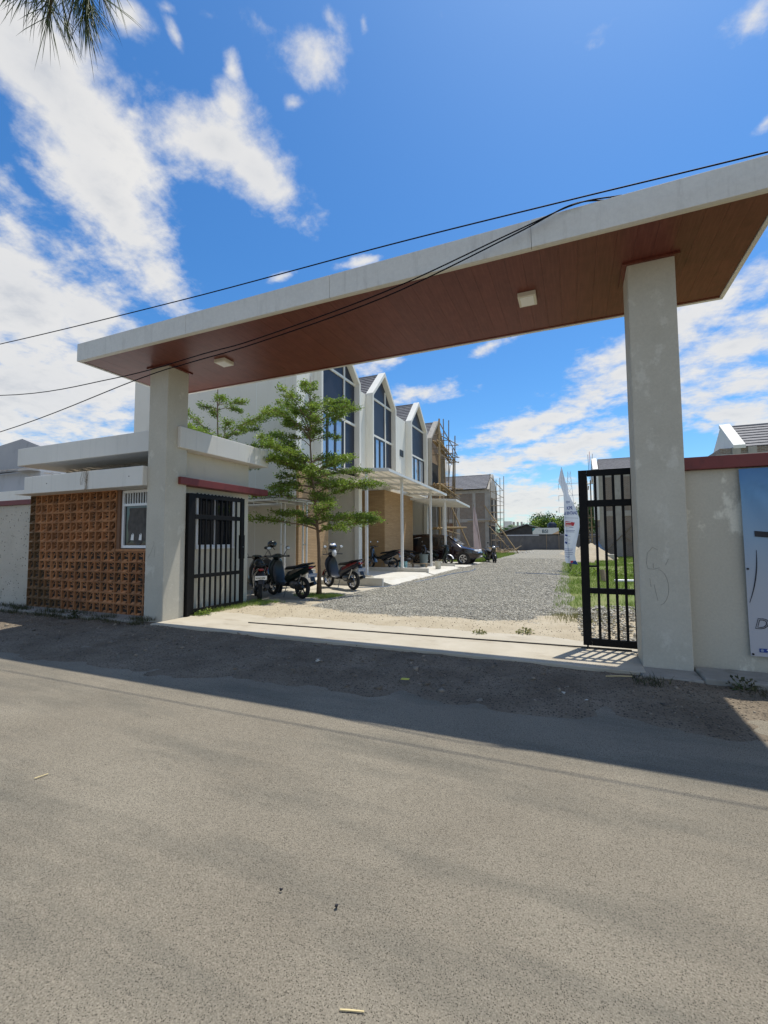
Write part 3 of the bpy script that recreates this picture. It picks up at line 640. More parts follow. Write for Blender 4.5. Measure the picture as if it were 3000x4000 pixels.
# street window, partly behind the pillar
def window(parent, axis, u0, u1, z0, z1, d, mframe, depth=.06, transom=None, curtain=False):
    """axis 'y': faces -y at plane y=d; axis 'x': faces +x at plane x=d"""
    def bx(m, a, b, c, e, p, q):
        return m.box(a, b, d + p, d + q, c, e) if axis == 'y' else m.box(d - q, d - p, a, b, c, e)
    fr = MB(); t = .055
    bx(fr, u0, u1, z0, z0 + t, 0, depth); bx(fr, u0, u1, z1 - t, z1, 0, depth); bx(fr, u0, u0 + t, z0 + t, z1 - t, 0, depth); bx(fr, u1 - t, u1, z0 + t, z1 - t, 0, depth)
    w = fr.build('window', mframe, parent, bev=.004)
    zt = z1 - t
    if transom:
        bx(MB(), u0 + t, u1 - t, transom, transom + .05, .002, depth - .004).build('transom', mframe, w); zt = transom
        n = int((u1 - u0 - 2 * t) / .07)
        for i in range(1, n):
            a = u0 + t + i * (u1 - u0 - 2 * t) / n; bx(MB(), a - .01, a + .01, transom + .05, z1 - t, .015, .035).build('vent_bar', mframe, w)
        bx(MB(), u0 + t, u1 - t, transom + .05, z1 - t, .045, .05).build('vent_screen', M_dark, w)
    bx(MB(), u0 + t, u1 - t, z0 + t, zt, .035, .041).build('pane', M_glass, w)
    return w
w_ = window(gh, 'y', -8.408, -7.34, 1.36, 2.52, 6.16, M_pvc, .1, transom=2.20)
cur = MB(); nx, nz = 14, 8
for i in range(nx + 1):
    for j in range(nz + 1):
        u = i / nx; v = j / nz; cur.v.append((-8.25 + .55 * u + .02 * math.sin(v * 9), 6.190 - .004 * math.sin(u * 22 + v * 5), 1.46 + .70 * v + .05 * (1 - v) * math.sin(u * 9)))
for i in range(nx):
    for j in range(nz): a = i * (nz + 1) + j; cur.f.append((a, a + nz + 1, a + nz + 2, a + 1))
cur.build('curtain', M_curtain, w_, smooth='full')
for (x, z, s) in ((-8.16, 1.52, 1), (-7.93, 1.52, .9)):
    MB().prism([(x, z), (x + .085 * s, z - .005), (x + .09 * s, z + .10), (x + .055, z + .14), (x + .05, z + .09), (x + .02, z + .12)], 6.178, 6.181, 'y').build('paper_scrap', M_paper, w_)
w2 = window(gh, 'x', 6.74, 7.82, 1.36, 2.46, -7.01, M_pvc, .06)
# mullion and side jamb of the gate-side window
MB().box(-7.06, -7.015, 7.25, 7.30, 1.42, 2.40).build('mullion', M_pvc, w2)
MB().box(-7.03, -6.985, 6.72, 7.84, 1.33, 1.37).build('sill', M_pvc, w2, bev=.004)
# dry vine trailing over the street beam
vine = thing('dry_vine', 'dry leafless vine trailing over the beam above the breeze blocks', 'vine', (-9.6, 5.75, 2.9))
for k in range(26):
    x = random.gauss(-9.2, .75); x = min(max(x, -10.9), -7.6); p = Vector((x, 6.0, 2.915)); pts = [p]; d = Vector((random.uniform(-.6, .6), -.8, .12))
    for i in range(4): p = p + d * .075 + Vector((random.uniform(-.02, .02), 0, random.uniform(-.01, .012))); p.y = max(p.y, 5.755); p.z = max(p.z, 2.908); pts.append(p.copy())
    MB().tube(pts, .003, 4).build('stem', M_bamboo2, vine)
for k in range(9):
    x = random.gauss(-8.92, .06); p = Vector((x, 5.752, 2.90)); pts = [(x, 5.85, 2.91), p.copy()]
    for i in range(random.randint(4, 8)): p = p + Vector((random.uniform(-.022, .022), random.uniform(-.006, .0), -.055)); pts.append(p.copy())
    MB().tube(pts, .003, 4).build('stem', M_bamboo2, vine)

# ================================================================== BOUNDARY WALLS
bwl = thing('boundary_wall', 'rough rendered boundary wall with red coping left of the guard house', 'wall', (-20, 6.3, 0))
MB().box(-30, -11.40, 6.20, 6.40, 0, 2.36).build('wall_face', M_rough, bwl, bev=.01)
MB().box(-30, -11.38, 6.15, 6.45, 2.36, 2.475).build('coping', M_red, bwl, bev=.006)
bwr = thing('boundary_wall', 'grey patched boundary wall with red coping carrying the blue banner', 'wall', (9, 6.1, 0))
MB().box(1.147, 20, 6.00, 6.18, 0, 2.27).build('wall_face', M_plaster, bwr, bev=.008)
MB().box(1.147, 20, 5.93, 6.25, 2.27, 2.41).build('coping', M_red, bwr, bev=.006)

# ================================================================== BANNER
bn = thing('banner', 'pale blue advertising banner hanging on the grey boundary wall', 'banner', (3.1, 5.96, .25))
bo = ORG[bn.name]
def ban(u, v):
    """u along the wall from the left hem, v up from the lower hem"""
    x = 1.675 - .02 * v / 2 + u
    a_ = math.atan2(2 - v, u + .02); q_ = math.hypot(2 - v, u); dy = .03 + .020 * math.sin(a_ * 13) * max(0, 1 - q_ / 1.5) * min(1, q_ * 4) + .014 * math.sin((u * 5.2 + (2 - v) * 2.4)) * min(1, (v + .2) / 1.2) * (0.4 + .6 * v / 2) + .008 * math.sin(u * 17 - v * 6) * (v / 2)
    return Vector((x, 5.99 - max(.006, dy), .25 + v * (1 + .004 * u)))
m = MB(); nu, nv = 60, 40
for i in range(nu + 1):
    for j in range(nv + 1): m.v.append(tuple(ban(3.0 * i / nu, 2.0 * j / nv)))
for i in range(nu):
    for j in range(nv): a = i * (nv + 1) + j; m.f.append((a, a + nv + 1, a + nv + 2, a + 1))
cl = m.build('cloth', M_banner, bn, smooth='full')
def on_banner(me, u, v, name, m_, off=.004):
    me = me.copy()
    for q in me.vertices:
        p = ban(u + q.co.x, v + q.co.y); q.co = (p.x - bo.x, p.y - off + q.co.z * -.5 - bo.y, p.z - bo.z)
    return link(name, me, m_, cl)
on_banner(TX['du'], .045, .29, 'lettering', M_inkk)
def patch(u0, u1, v0, v1, name, m_, off=.004, n=8, round_=0):
    mb = MB()
    for i in range(n + 1):
        t = i / n; q = round_ * (1 - math.sqrt(max(0, 1 - min(1, (abs(t - .5) * 2 - (1 - 2 * round_)) / (2 * round_)) ** 2)) if round_ and abs(t - .5) * 2 > 1 - 2 * round_ else 0) * (v1 - v0) * 1.0
        mb.v.append(tuple(ban(u0 + (u1 - u0) * t, v0 + q) + Vector((0, -off, 0)))); mb.v.append(tuple(ban(u0 + (u1 - u0) * t, v1 - q) + Vector((0, -off, 0))))
    for i in range(n): mb.f.append((2 * i, 2 * i + 2, 2 * i + 3, 2 * i + 1))
    return mb.build(name, m_, cl)
patch(.075, .40, .045, .085, 'printed_pill', M_ink)
on_banner(TX['gre'], .135, .055, 'lettering', M_paper, .008)
mb = MB(); c_ = ban(.098, .065); mb.tube([c_ + Vector((0, -.010, 0)), c_ + Vector((0, -.008, 0))], .014, 14).build('printed_dot', M_inkg, cl)
mb = MB()
for i in range(9):
    t = i / 8; p = ban(.10 + .5 * t, 1.325 - .055 * t) + Vector((0, -.006, 0)); q = ban(.10 + .5 * t, 1.265 - .055 * t) + Vector((0, -.006, 0)); mb.v += [tuple(p), tuple(q)]
for i in range(8): mb.f.append((2 * i, 2 * i + 1, 2 * i + 3, 2 * i + 2))
mb.build('printed_bar', M_inkk, cl)
mb = MB(); pts = []
for i in range(14):
    t = i / 13; pts.append(ban(.105 - .085 * t ** 2.2, 1.12 - .56 * t) + Vector((0, -.004, 0)))
mb.tube(pts, [.002 + .0035 * math.sin(math.pi * i / 13) for i in range(14)], 5).build('printed_curve', M_inkk, cl)
for v in (.02, .92): 
    p = ban(.02, v); MB().cyl(p + Vector((0, -.008, 0)), p + Vector((0, .012, 0)), .011, n=12).build('eyelet', M_inkk, bn)

# ================================================================== ROW HOUSES (left of the lane)
XB = -8.65           # recessed facade of the upper floor
XF = -8.30           # front of the gable frames
def gable_frame(parent, ya, yb, yc, ze, za, zb, mframe, mglass, kind):
    """white gable-shaped box frame from the soffit zb up to the eaves ze and the apex za, with dark glazing set back inside it"""
    t = .13
    out = [(ya, zb), (ya, ze), (yc, za), (yb, ze), (yb, zb)]
    inn = [(ya + t, zb + .04), (ya + t, ze - .07), (yc, za - .24), (yb - t, ze - .07), (yb - t, zb + .04)]
    m = MB(); V = []
    for x in (XF, XB):
        V += [(x, y, z) for y, z in out] + [(x, y, z) for y, z in inn]
    F = []
    for i in range(5):
        j = (i + 1) % 5
        F += [(i, j, 5 + j, 5 + i), (10 + i, 15 + i, 15 + j, 10 + j), (i, 10 + i, 10 + j, j), (5 + i, 5 + j, 15 + j, 15 + i)]
    m.add(V, F); fr = m.build('gable_frame', mframe, parent, bev=.012)
    xg = XF - .25
    MB().prism([(y, z) for y, z in inn], xg - .02, xg, 'x').build('gable_glazing', mglass, parent)
    return fr, inn, xg
def house_front(parent, ya, yb, yc, ze, za, zb, mirror=False):
    fr, inn, xg = gable_frame(parent, ya, yb, yc, ze, za, zb, M_white, M_panel, 0)
    t = .13; y0, y1 = ya + t, yb - t; w = y1 - y0
    zt = zb + 2.25                                  # head of the window
    mx_ = y0 + w * .66 if not mirror else y1 - w * .02
    for z in (zt, zt + 1.75):
        if z < ze + .2: MB().box(xg, xg + .05, y0, y1, z, z + .10).build('cross_bar', M_white, fr, bev=.004)
    if not mirror:
        MB().box(xg, xg + .052, mx_, mx_ + .09, zb + .04, ze + (za - ze) * .42).build('mullion', M_white, fr, bev=.004)
    yw1 = mx_ - .02 if not mirror else y1
    wn = MB().box(xg + .001, xg + .05, y0, yw1, zb + .1, zb + .17).build('window', M_alu, parent)
    MB().box(xg + .001, xg + .05, y0, yw1, zt - .07, zt - .001).build('window_head', M_alu, wn)
    n = 3
    for i in range(n + 1):
        a = y0 + (yw1 - y0 - .11) * i / n
        MB().box(xg + .001, xg + .052, a, a + .11, zb + .17, zt - .07).build('window_stile', M_alu, wn)
        if i < n:
            b = y0 + (yw1 - y0 - .11) * (i + 1) / n
            MB().box(xg + .002, xg + .02, a + .11, b, zb + .17, zt - .07).build('pane', M_pane, wn)
    return fr
def roof(parent, ya, yb, yc, ze, za, xa, xb, n=11, mt=None):
    """two slopes of stepped tile courses, ridge along x"""
    mt = mt or M_tile
    for s, ye in ((-1, ya), (1, yb)):
        for i in range(n):
            f0_, f1_ = i / n, (i + 1.12) / n
            p = [(ye + (yc - ye) * f0_, ze + (za - ze) * f0_), (ye + (yc - ye) * min(1, f1_), ze + (za - ze) * min(1, f1_))]
            nrm = Vector((0, -(za - ze) * (1 if s < 0 else -1), abs(yc - ye))).normalized(); nrm = Vector((0, -abs(za - ze) if s < 0 else abs(za - ze), abs(yc - ye))).normalized()
            q = [(p[0][0] + nrm.y * .055, p[0][1] + nrm.z * .055), (p[0][0], p[0][1]), (p[1][0], p[1][1]), (p[1][0] + nrm.y * .012, p[1][1] + nrm.z * .012)]
            MB().prism(q, xa, xb, 'x').build('tile_course', mt, parent)
    MB().tube([(xa, yc, za + .01), (xb, yc, za + .01)], .07, 8).build('ridge_cap', mt, parent)
ZS = 3.95            # soffit of the upper floor
def house(label, y0, y1, ya, yb, yc, tans, mirror=False):
    h = thing('row_house', label, 'house', (-12, (y0 + y1) / 2, 0), group='finished white row houses')
    MB().box(-16.6, XB, y0 + .004, y1 - .004, ZS, 8.15).build('upper_wall', M_white if y0 > 13 else M_white, h)
    MB().box(-16.6, -11.2, y0 + .004, y1 - .004, .18, ZS - .002).build('rear_wall', M_grey, h)
    for a in (y0 + .004, y1 - .154): MB().box(-11.2, XB, a, a + .15, .18, ZS - .002).build('party_wall', M_grey, h)
    for (a, b) in tans:
        MB().box(-10.6, XB + .10, a, b, .18, ZS - .004).build('brick_pier', M_tan, h, bev=.01)
        d = MB().box(-11.19, -11.14, b + .4, b + 1.3, .18, 2.3).build('door', M_brown, h) if b + 1.3 < y1 - .2 else None
        if d: MB().ell((-11.12, b + .5, 1.2), (.03, .03, .03), 8, 6).build('handle', M_chrome, d, smooth='full')
    house_front(h, ya, yb, yc, 8.2, 9.65, ZS + .12, mirror)
    roof(h, ya + .01, yb - .01, yc, 8.06, 9.52, -16.6, XB + .02) 
    return h
ha = house('white gabled house with a long plain side wall beside the guard house', 12.6, 17.35, 13.65, 16.87, 15.26, [(12.62, 14.6)])
MB().box(-16.62, XB - .002, 12.585, 12.603, .18, 8.151).build('side_wall', M_grey, ha)
MB().box(-10.36, -10.335, 12.579, 12.586, .18, 8.1).build('downpipe', M_white, ha)
MB().box(XB - .05, XB + .16, 17.05, 17.36, .18, ZS - .005).build('pilaster', M_white, ha, bev=.01)
MB().box(XB + .001, XF - .02, 13.2, 13.66, ZS + .13, ZS + .22).build('side_window_frame', M_white, ha)
hb = house('white gabled house second from the guard house with a low shut window bay', 17.35, 22.1, 18.1, 21.03, 19.55, [(20.0, 22.08)])
hc = house('white gabled house next to the bare brown house under scaffolding', 22.1, 26.9, 23.3, 26.25, 24.7, [(22.12, 24.1)], True)
MB().box(XB + .001, XB + .03, 22.35, 22.85, 6.05, 6.4).build('vent_window', M_alu, hc)
MB().box(XB - .05, XB + .16, 26.6, 26.9, .18, ZS - .005).build('pilaster', M_white, hc, bev=.01)
# the bare house under scaffolding
hd = thing('unfinished_house', 'brown rendered unfinished house wrapped in bamboo scaffolding', 'house', (-12, 29.3, 0))
MB().box(-16.6, XB, 26.91, 31.7, ZS, 8.0).build('upper_wall', M_brownp, hd)
MB().box(-16.6, -11.2, 26.91, 31.7, .1, ZS - .002).build('rear_wall', M_cement, hd)
for a in (26.91, 29.2, 31.5): MB().box(-11.2, XB, a, a + .18, .1, ZS - .002).build('party_wall', M_cement, hd)
for a in (27.6, 30.6): MB().box(XB - .3, XB, a, a + .25, .1, ZS - .003).build('column', M_cement, hd)
fr, inn, xg = gable_frame(hd, 26.72 + .35, 29.95 + .35, 28.7, 8.0, 9.5, ZS + 1.0, M_cement, M_brownp, 1)
MB().box(XF - .26, XF - .2, 27.4, 29.2, ZS + 1.15, ZS + 2.6).build('window_opening', M_dark, hd)
roof(hd, 27.08, 30.29, 28.7, 7.88, 9.37, -16.6, XB + .02)
# the brick house at the end of the row
he = thing('brick_house', 'bare brick house with grey tiled roof beyond the brown scaffolded house', 'house', (-12.5, 49.2, 0))
MB().box(-16.5, -8.3, 46.8, 51.6, 0, 6.75).build('brick_wall', M_brick, he)
for x in (-16.3, -13.9, -11.6, -9.9): MB().box(x, x + .32, 46.775, 46.81, 0, 6.6).build('column', M_cement, he)
MB().box(-8.62, -8.29, 46.77, 47.05, 0, 6.8).build('column', M_cement, he)
for z in (3.3, 6.35): MB().box(-16.5, -8.3, 46.768, 46.80, z, z + .35).build('tie_beam', M_cement, he)
MB().box(-12.9, -12.1, 46.76, 46.79, 2.3, 3.2).build('shutter_board', M_brown, he)
MB().prism([(46.6, 6.7), (49.2, 8.6), (51.8, 6.7)], -8.35, -8.1, 'x').build('gable_wall', M_cement, he)
MB().box(-8.30, -8.1, 46.8, 51.6, 3.4, 6.7).build('front_wall', M_cement, he)
for y in (47.6, 49.8): MB().box(-8.12, -8.07, y, y + 1.2, 3.9, 5.9).build('window_opening', M_dark, he)
MB().box(-8.32, -8.28, 47.3, 51.2, .3, 3.0).build('door_opening', M_dark, he)
roof(he, 46.3, 52.1, 49.2, 6.75, 8.55, -16.6, -8.36)

# ------------------------------------------------------------------ slabs and low walls in front of the houses
def slab(label, x0, x1, y0, y1, z, xr, zr=.03):
    s = thing('parking_slab', label, 'paving', ((x0 + x1) / 2, (y0 + y1) / 2, 0))
    MB().box(x0, x1, y0, y1, -.02, z).build('deck', M_slab, s, bev=.008)
    MB().prism([(x1, z - .004), (x1, -.02), (xr, -.02), (xr, zr)], y0 + .1, y1 - .1, 'y').build('ramp', M_slab, s)
slab('pale concrete parking slab in front of the house by the guard house', -11.2, -5.62, 12.95, 17.44, .17, -5.15)
slab('pale concrete parking slab with the white bucket', -11.2, -5.68, 17.58, 22.2, .15, -5.2)
slab('pale concrete parking slab under the parked car', -11.2, -5.3, 22.32, 27.0, .12, -4.75)
for lab, x0, x1, y0, y1, z in (('low beige kerb wall beside the red scooter', -7.6, -5.58, 12.84, 12.945, .30), ('low grey kerb wall between the two nearest parking slabs', -9.6, -5.56, 17.445, 17.575, .33), ('low grey kerb wall beside the parked car', -9.6, -5.66, 22.205, 22.315, .27)):
    MB().box(x0, x1, y0, y1, -.02, z).build('kerb_wall', M_slab, bev=.008, label=lab, cat='low wall')
MB().box(-9.0, -5.35, 10.7, 12.83, -.03, .035).build('scooter_pad', M_apron, bev=.01, label='cracked pale concrete pad under the red scooter', cat='paving')
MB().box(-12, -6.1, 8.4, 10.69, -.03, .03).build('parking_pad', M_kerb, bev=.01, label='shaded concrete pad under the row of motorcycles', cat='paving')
pl = thing('planter', 'low beige planter box against the tan brick pier', 'planter', (-8.0, 12.4, 0))
ring(MB(), -8.95, -7.85, 12.05, 12.58, .03, .56, .09).build('box_wall', M_slab, pl, bev=.008)
MB().box(-8.86, -7.94, 12.14, 12.49, .03, .5).build('soil_fill', M_brown, pl)
# concrete ring lying on the kerb
rg = MB(); rg.lathe([(.27, .0), (.33, .0), (.34, .09), (.32, .14), (.27, .14), (.26, .08)], 28, Matrix.Translation((-6.45, 13.3, .172)), close=True).build('concrete_ring', M_apron, smooth='s', label='round concrete ring lying behind the low kerb wall', cat='ring')
ty = MB(); ty.lathe([(.17, .0), (.27, .0), (.30, .05), (.27, .10), (.17, .10), (.155, .05)], 28, Matrix.Translation((-6.95, 13.35, .172)), close=True).build('old_tyre', M_rubber, smooth='s', label='old black tyre lying behind the low kerb wall', cat='tyre')

# ------------------------------------------------------------------ carports
def carport(label, x0, x1, y0, y1, z0, z1, posts):
    """corrugated pale sheet, x1 the outer edge"""
    c = thing('carport', label, 'carport', ((x0 + x1) / 2, (y0 + y1) / 2, 0))
    n = int((y1 - y0) / .12); m = MB()
    for i in range(n + 1):
        y = y0 + (y1 - y0) * i / n; b = .022 * (i % 2); t = i / n
        za = z0 + (z1 - z0) * t
        m.v += [(x0, y, za + .16 + b), (x1, y, za + b)]
    for i in range(n): a = 2 * i; m.f.append((a, a + 1, a + 3, a + 2))
    k = len(m.v)
    m.build('roof_sheet', M_carport, c)
    for i, t in enumerate((0, .25, .5, .75, 1)):
        y = y0 + .03 + (y1 - y0 - .06) * t; za = z0 + (z1 - z0) * t
        MB().beam((x0, y, za + .10), (x1 - .03, y, za - .06), .05, .09).build('rafter', M_steelw, c)
    for i in range(5):
        x = x0 + (x1 - x0) * (i + .5) / 5; d = .16 * (1 - (i + .5) / 5)
        MB().beam((x, y0 + .03, z0 + d - .015), (x, y1 - .03, z1 + d - .015), .035, .035).build('purlin', M_steelw, c)
    MB().beam((x1 - .02, y0, z0 - .05), (x1 - .02, y1, z1 - .05), .04, .1).build('edge_beam', M_steelw, c)
    MB().beam((x0, y0, z0 + .14), (x1, y0, z0 - .02), .03, .07).build('edge_beam', M_steelw, c)
    for (x, y, zb) in posts:
        t = (y - y0) / (y1 - y0); zt = z0 + (z1 - z0) * min(1, max(0, t)) + .16 * (x1 - x) / (x1 - x0) - .06
        p = MB().box(x - .05, x + .05, y - .05, y + .05, zb, zt).build('post', M_steelw, c, bev=.006)
        MB().box(x - .08, x + .08, y - .08, y + .08, zb, zb + .012).build('foot_plate', M_steelw, p)
    return c
carport('long white carport roof over the two nearest parking slabs', XB + .11, -6.32, 15.2, 23.35, 4.16, 3.95, [(-7.3, 15.32, .17), (-6.70, 17.52, .33), (-6.75, 21.75, .15)])
carport('short white carport roof over the parked car', XB + .17, -5.85, 23.5, 26.85, 3.66, 3.52, [(-7.3, 26.05, .12), (-6.5, 23.6, .12)])
aw = thing('awning', 'small lean-to awning on thin white poles behind the motorcycles', 'awning', (-9.6, 11.6, 0))
MB().box(-12.4, -7.75, 10.6, 12.58, 2.74, 2.77).build('roof_sheet', M_rust, aw)
for y in (10.64, 12.5): MB().beam((-12.4, y, 2.70), (-7.76, y, 2.70), .05, .06).build('edge_beam', M_steelw, aw)
for i in range(7): MB().beam((-12.2 + i * .72, 10.6, 2.715), (-12.2 + i * .72, 12.55, 2.715), .04, .045).build('rafter', M_steelw, aw)
for y in (10.64,): MB().beam((-12.4, y, 2.56), (-7.8, y, 2.56), .035, .035).build('lower_chord', M_steelw, aw)
for i in range(6): MB().cyl((-12.2 + i * .85, 10.64, 2.56), (-12.2 + i * .85, 10.64, 2.7), .014).build('strut', M_steelw, aw)
for (x, y) in ((-8.85, 12.05), (-8.70, 12.05), (-7.98, 12.02), (-7.84, 12.02)):
    p = MB().box(x - .022, x + .022, y - .022, y + .022, .035, 2.7).build('pole', M_steelw, aw)
for x in (-8.775, -7.91):
    for z in (.6, 1.35, 2.1): MB().box(x - .053, x + .053, 12.015, 12.055, z, z + .035).build('rung', M_steelw, aw)

# ================================================================== BAMBOO
UC = MB().tube([(0, 0, 0), (0, 0, .33), (0, 0, .66), (0, 0, 1)], [1, .95, .9, .82], 7).mesh('pole')
UC.shade_smooth() if hasattr(UC, 'shade_smooth') else None
UC2 = UC.copy(); UC.materials.append(M_bamboo); UC2.materials.append(M_bamboo2)
def pole(parent, p, q, r=.04, old=False, name='pole'):
    p = Vector(p); q = Vector(q); d = q - p
    o = link(name, UC2 if old else UC, None, parent)
    org = ORG[parent.name]
    o.matrix_basis = Matrix.Translation(p - org) @ d.to_track_quat('Z', 'Y').to_matrix().to_4x4() @ Matrix.Diagonal((r, r, d.length, 1))
    return o
sc = thing('bamboo_scaffold', 'tall bamboo scaffold in front of the brown unfinished house', 'scaffold', (-7.4, 29.2, 0))
for (x, y, h, r, old) in ((-7.85, 27.2, 9.2, .07, 0), (-7.8, 28.4, 9.5, .04, 1), (-7.9, 29.4, 9.6, .04, 1), (-7.7, 30.3, 8.7, .045, 1), (-7.75, 31.0, 8.0, .045, 1), (-8.1, 31.2, 7.4, .04, 0), (-7.9, 29.0, 5.2, .045, 0), (-7.85, 28.2, 4.9, .045, 0), (-7.8, 28.3, 4.2, .04, 0)):
    pole(sc, (x, y, 0), (x + random.uniform(-.25, .25), y + random.uniform(-.25, .25), h), r, old)
for z in (2.2, 4.6, 5.0, 6.9, 7.3, 8.2):
    pole(sc, (-7.85, 26.9, z), (-7.6, 31.4, z - random.uniform(-.2, .5)), .035, z > 5)
    for y in (27.6, 29.4, 31.0): pole(sc, (-8.4, y, z + .1), (-7.2 - random.uniform(0, .5), y + random.uniform(-.3, .3), z + random.uniform(-.05, .15)), .028, z > 6)
for k in range(9):
    pole(sc, (-8.25 + .06 * k, 26.9 + random.uniform(0, .4), 7.75 + random.uniform(-.1, .1)), (-8.2 + .07 * k, 30.6 + random.uniform(0, .6), 7.0 + random.uniform(-.25, .2)), .04, k % 3 == 0)
for k in range(11):
    pole(sc, (-8.3 + .06 * k, 26.9 + random.uniform(0, .5), 4.95 + random.uniform(-.12, .12)), (-8.2 + .07 * k, 30.8 + random.uniform(0, .5), 4.35 + random.uniform(-.3, .2)), .042, k % 4 == 0)
for k in range(6):
    pole(sc, (-8.6 + .2 * k, 27.1, 2.15 + .05 * (k % 3)), (-7.3 + .2 * k, 27.4 + .1 * k, 2.2 + .05 * (k % 2)), .045, False)
for k in range(12):
    p = Vector((random.uniform(-8.1, -7.6), random.uniform(27, 30.5), random.uniform(1, 6))); pole(sc, p, p + Vector((random.uniform(-.3, .4), random.uniform(-1.2, 1.2), random.uniform(1.2, 2.6))), .028, True)
pole(sc, (-7.8, 27.2, 9.0), (-7.6, 31.0, 7.5), .035, True); pole(sc, (-7.3, 28.0, 3.6), (-5.9, 28.7, 0.05), .045)
sc2 = thing('bamboo_scaffold', 'thin bamboo scaffold against the front of the bare brick house', 'scaffold', (-7.0, 49, 0))
for (x, y, h) in ((-8.0, 46.6, 8.3), (-7.7, 48.3, 7.9), (-7.6, 50.1, 8.3), (-7.4, 51.2, 8.6), (-7.5, 47.2, 6.9)):
    pole(sc2, (x, y, 0), (x + random.uniform(-.15, .2), y, h), .042, True)
for z in (1.4, 2.1, 2.9, 3.6, 4.3, 5.0, 5.7, 6.5):
    pole(sc2, (-8.0, 46.5, z), (-7.4, 51.6, z + random.uniform(-.3, .3)), .03, True)
    pole(sc2, (-8.1, 47.4, z), (-6.9, 47.6, z + random.uniform(-.2, .2)), .028, True)
pole(sc2, (-8.6, 46.4, 5.0), (-5.3, 46.2, .1), .07); pole(sc2, (-8.3, 46.4, 3.0), (-5.8, 46.0, .2), .05); pole(sc2, (-7.9, 46.6, 7.9), (-7.4, 51.4, 7.0), .04, True); pole(sc2, (-10.4, 46.5, 3.4), (-7.1, 46.5, 3.4), .05)

# ================================================================== HOUSES ON THE RIGHT
hf = thing('brick_house', 'bare brick house with white gable edge behind the barred gate leaf', 'house', (4.3, 42.4, 0))
MB().box(1.85, 7.4, 40.0, 44.8, 0, 6.9).build('brick_wall', M_brick, hf)
for x in (1.84, 3.0, 4.2, 5.6, 7.0): MB().box(x, x + .42, 39.97, 40.01, 0, 6.7).build('column', M_cement, hf)
for z in (3.3, 6.45): MB().box(1.83, 7.4, 39.965, 40.0, z, z + .42).build('tie_beam', M_cement, hf)
MB().prism([(39.7, 6.6), (39.7, 7.15), (42.2, 8.42), (44.7, 7.15), (44.7, 6.6)], 1.45, 1.84, 'x').build('gable_wall', M_white, hf)
MB().box(1.45, 1.84, 39.7, 40.05, 3.0, 7.1).build('gable_frame', M_white, hf, bev=.01)
MB().box(1.6, 1.845, 40.1, 44.7, 3.2, 6.9).build('front_wall', M_cement, hf)
roof(hf, 39.6, 44.9, 42.2, 6.95, 8.25, 1.9, 7.5)
for i in range(4): MB().cyl((1.2 + .12 * i, 41 + .6 * i, 6.5), (1.15 + .14 * i, 41 + .6 * i, 8.6 + .35 * (i % 2)), .018, n=6).build('rebar', M_inkr if i == 1 else M_dark, hf)
sc3 = thing('bamboo_scaffold', 'bamboo scaffold on the lane side of the house behind the gate leaf', 'scaffold', (1.1, 42, 0))
for (x, y, h) in ((1.25, 40.2, 4.0), (1.3, 41.6, 6.5), (1.05, 43.2, 7.0), (1.1, 44.4, 6.8)): pole(sc3, (x, y, 0), (x, y + .1, h), .06, y > 41)
for z in (1.2, 2.0, 2.8, 3.4, 5.8): pole(sc3, (1.1, 39.9, z), (1.2, 44.8, z + .2), .045, z > 3)
for z in (1.6, 2.4, 3.2, 6.0): pole(sc3, (.6, 40.5, z), (1.8, 40.5, z + .1), .04)
pole(sc3, (2.0, 39.6, .3), (4.2, 39.9, 2.6), .05, True); pole(sc3, (3.6, 39.7, 1.6), (5.6, 39.7, .1), .05, True)
hg = thing('brick_house', 'bare brick house with white gable showing above the red wall coping', 'house', (12, 29, 0))
MB().box(6.95, 18, 27.5, 32.5, 0, 5.35).build('brick_wall', M_brick, hg)
MB().box(6.75, 18, 27.4, 32.6, 5.35, 5.75).build('ring_beam', M_cement, hg)
MB().box(6.9, 18, 27.45, 32.55, 5.752, 6.05).build('parapet', M_brick, hg)
for x in (7.4, 8.05, 11, 14): MB().box(x, x + .35, 27.38, 27.45, 4.6, 6.06).build('column', M_cement, hg)
MB().prism([(27.55, 6.05), (29.6, 7.55), (31.65, 6.05)], 7.5, 7.75, 'x').build('gable_wall', M_white, hg)
MB().prism([(27.35, 6.0), (27.35, 6.18), (29.6, 7.75), (29.6, 7.55)], 7.45, 7.95, 'x').build('gable_edge', M_white, hg)
roof(hg, 27.5, 31.7, 29.6, 6.07, 7.55, 7.97, 18, n=8)

# ================================================================== FAR END OF THE LANE
fw = thing('end_wall', 'dark grey block wall closing the far end of the lane', 'wall', (-4, 62, 0))
MB().box(-20, 14, 61.5, 61.75, 0, 1.95).build('wall_face', M_farwall, fw)
for i in range(14): MB().box(-19 + i * 2.4, -18.75 + i * 2.4, 61.45, 61.5, 0, 1.96).build('wall_pier', M_farwall, fw)
sh = thing('shed', 'low dark shed with a sloping grey sheet roof behind the end wall', 'shed', (-6, 66, 0))
MB().prism([(-10.0, 0), (-10.0, 2.25), (-6.2, 3.45), (-2.2, 2.3), (-2.2, 0)], 65, 69, 'y').build('shed_wall', M_shed, sh)
MB().prism([(-10.4, 2.2), (-6.2, 3.52), (-6.2, 3.64), (-10.4, 2.32)], 64.6, 69.4, 'y').build('roof_sheet', M_rust, sh)
MB().prism([(-6.2, 3.52), (-1.9, 2.2), (-1.9, 2.3), (-6.2, 3.64)], 64.6, 69.4, 'y').build('roof_sheet', M_rust, sh)
MB().box(-8.9, -4.6, 64.5, 64.56, 1.98, 2.1).build('gutter_board', M_paper, sh)
MB().box(-1.9, 9, 64, 68, 1.9, 2.15).build('lean_to_roof', M_rust, sh)
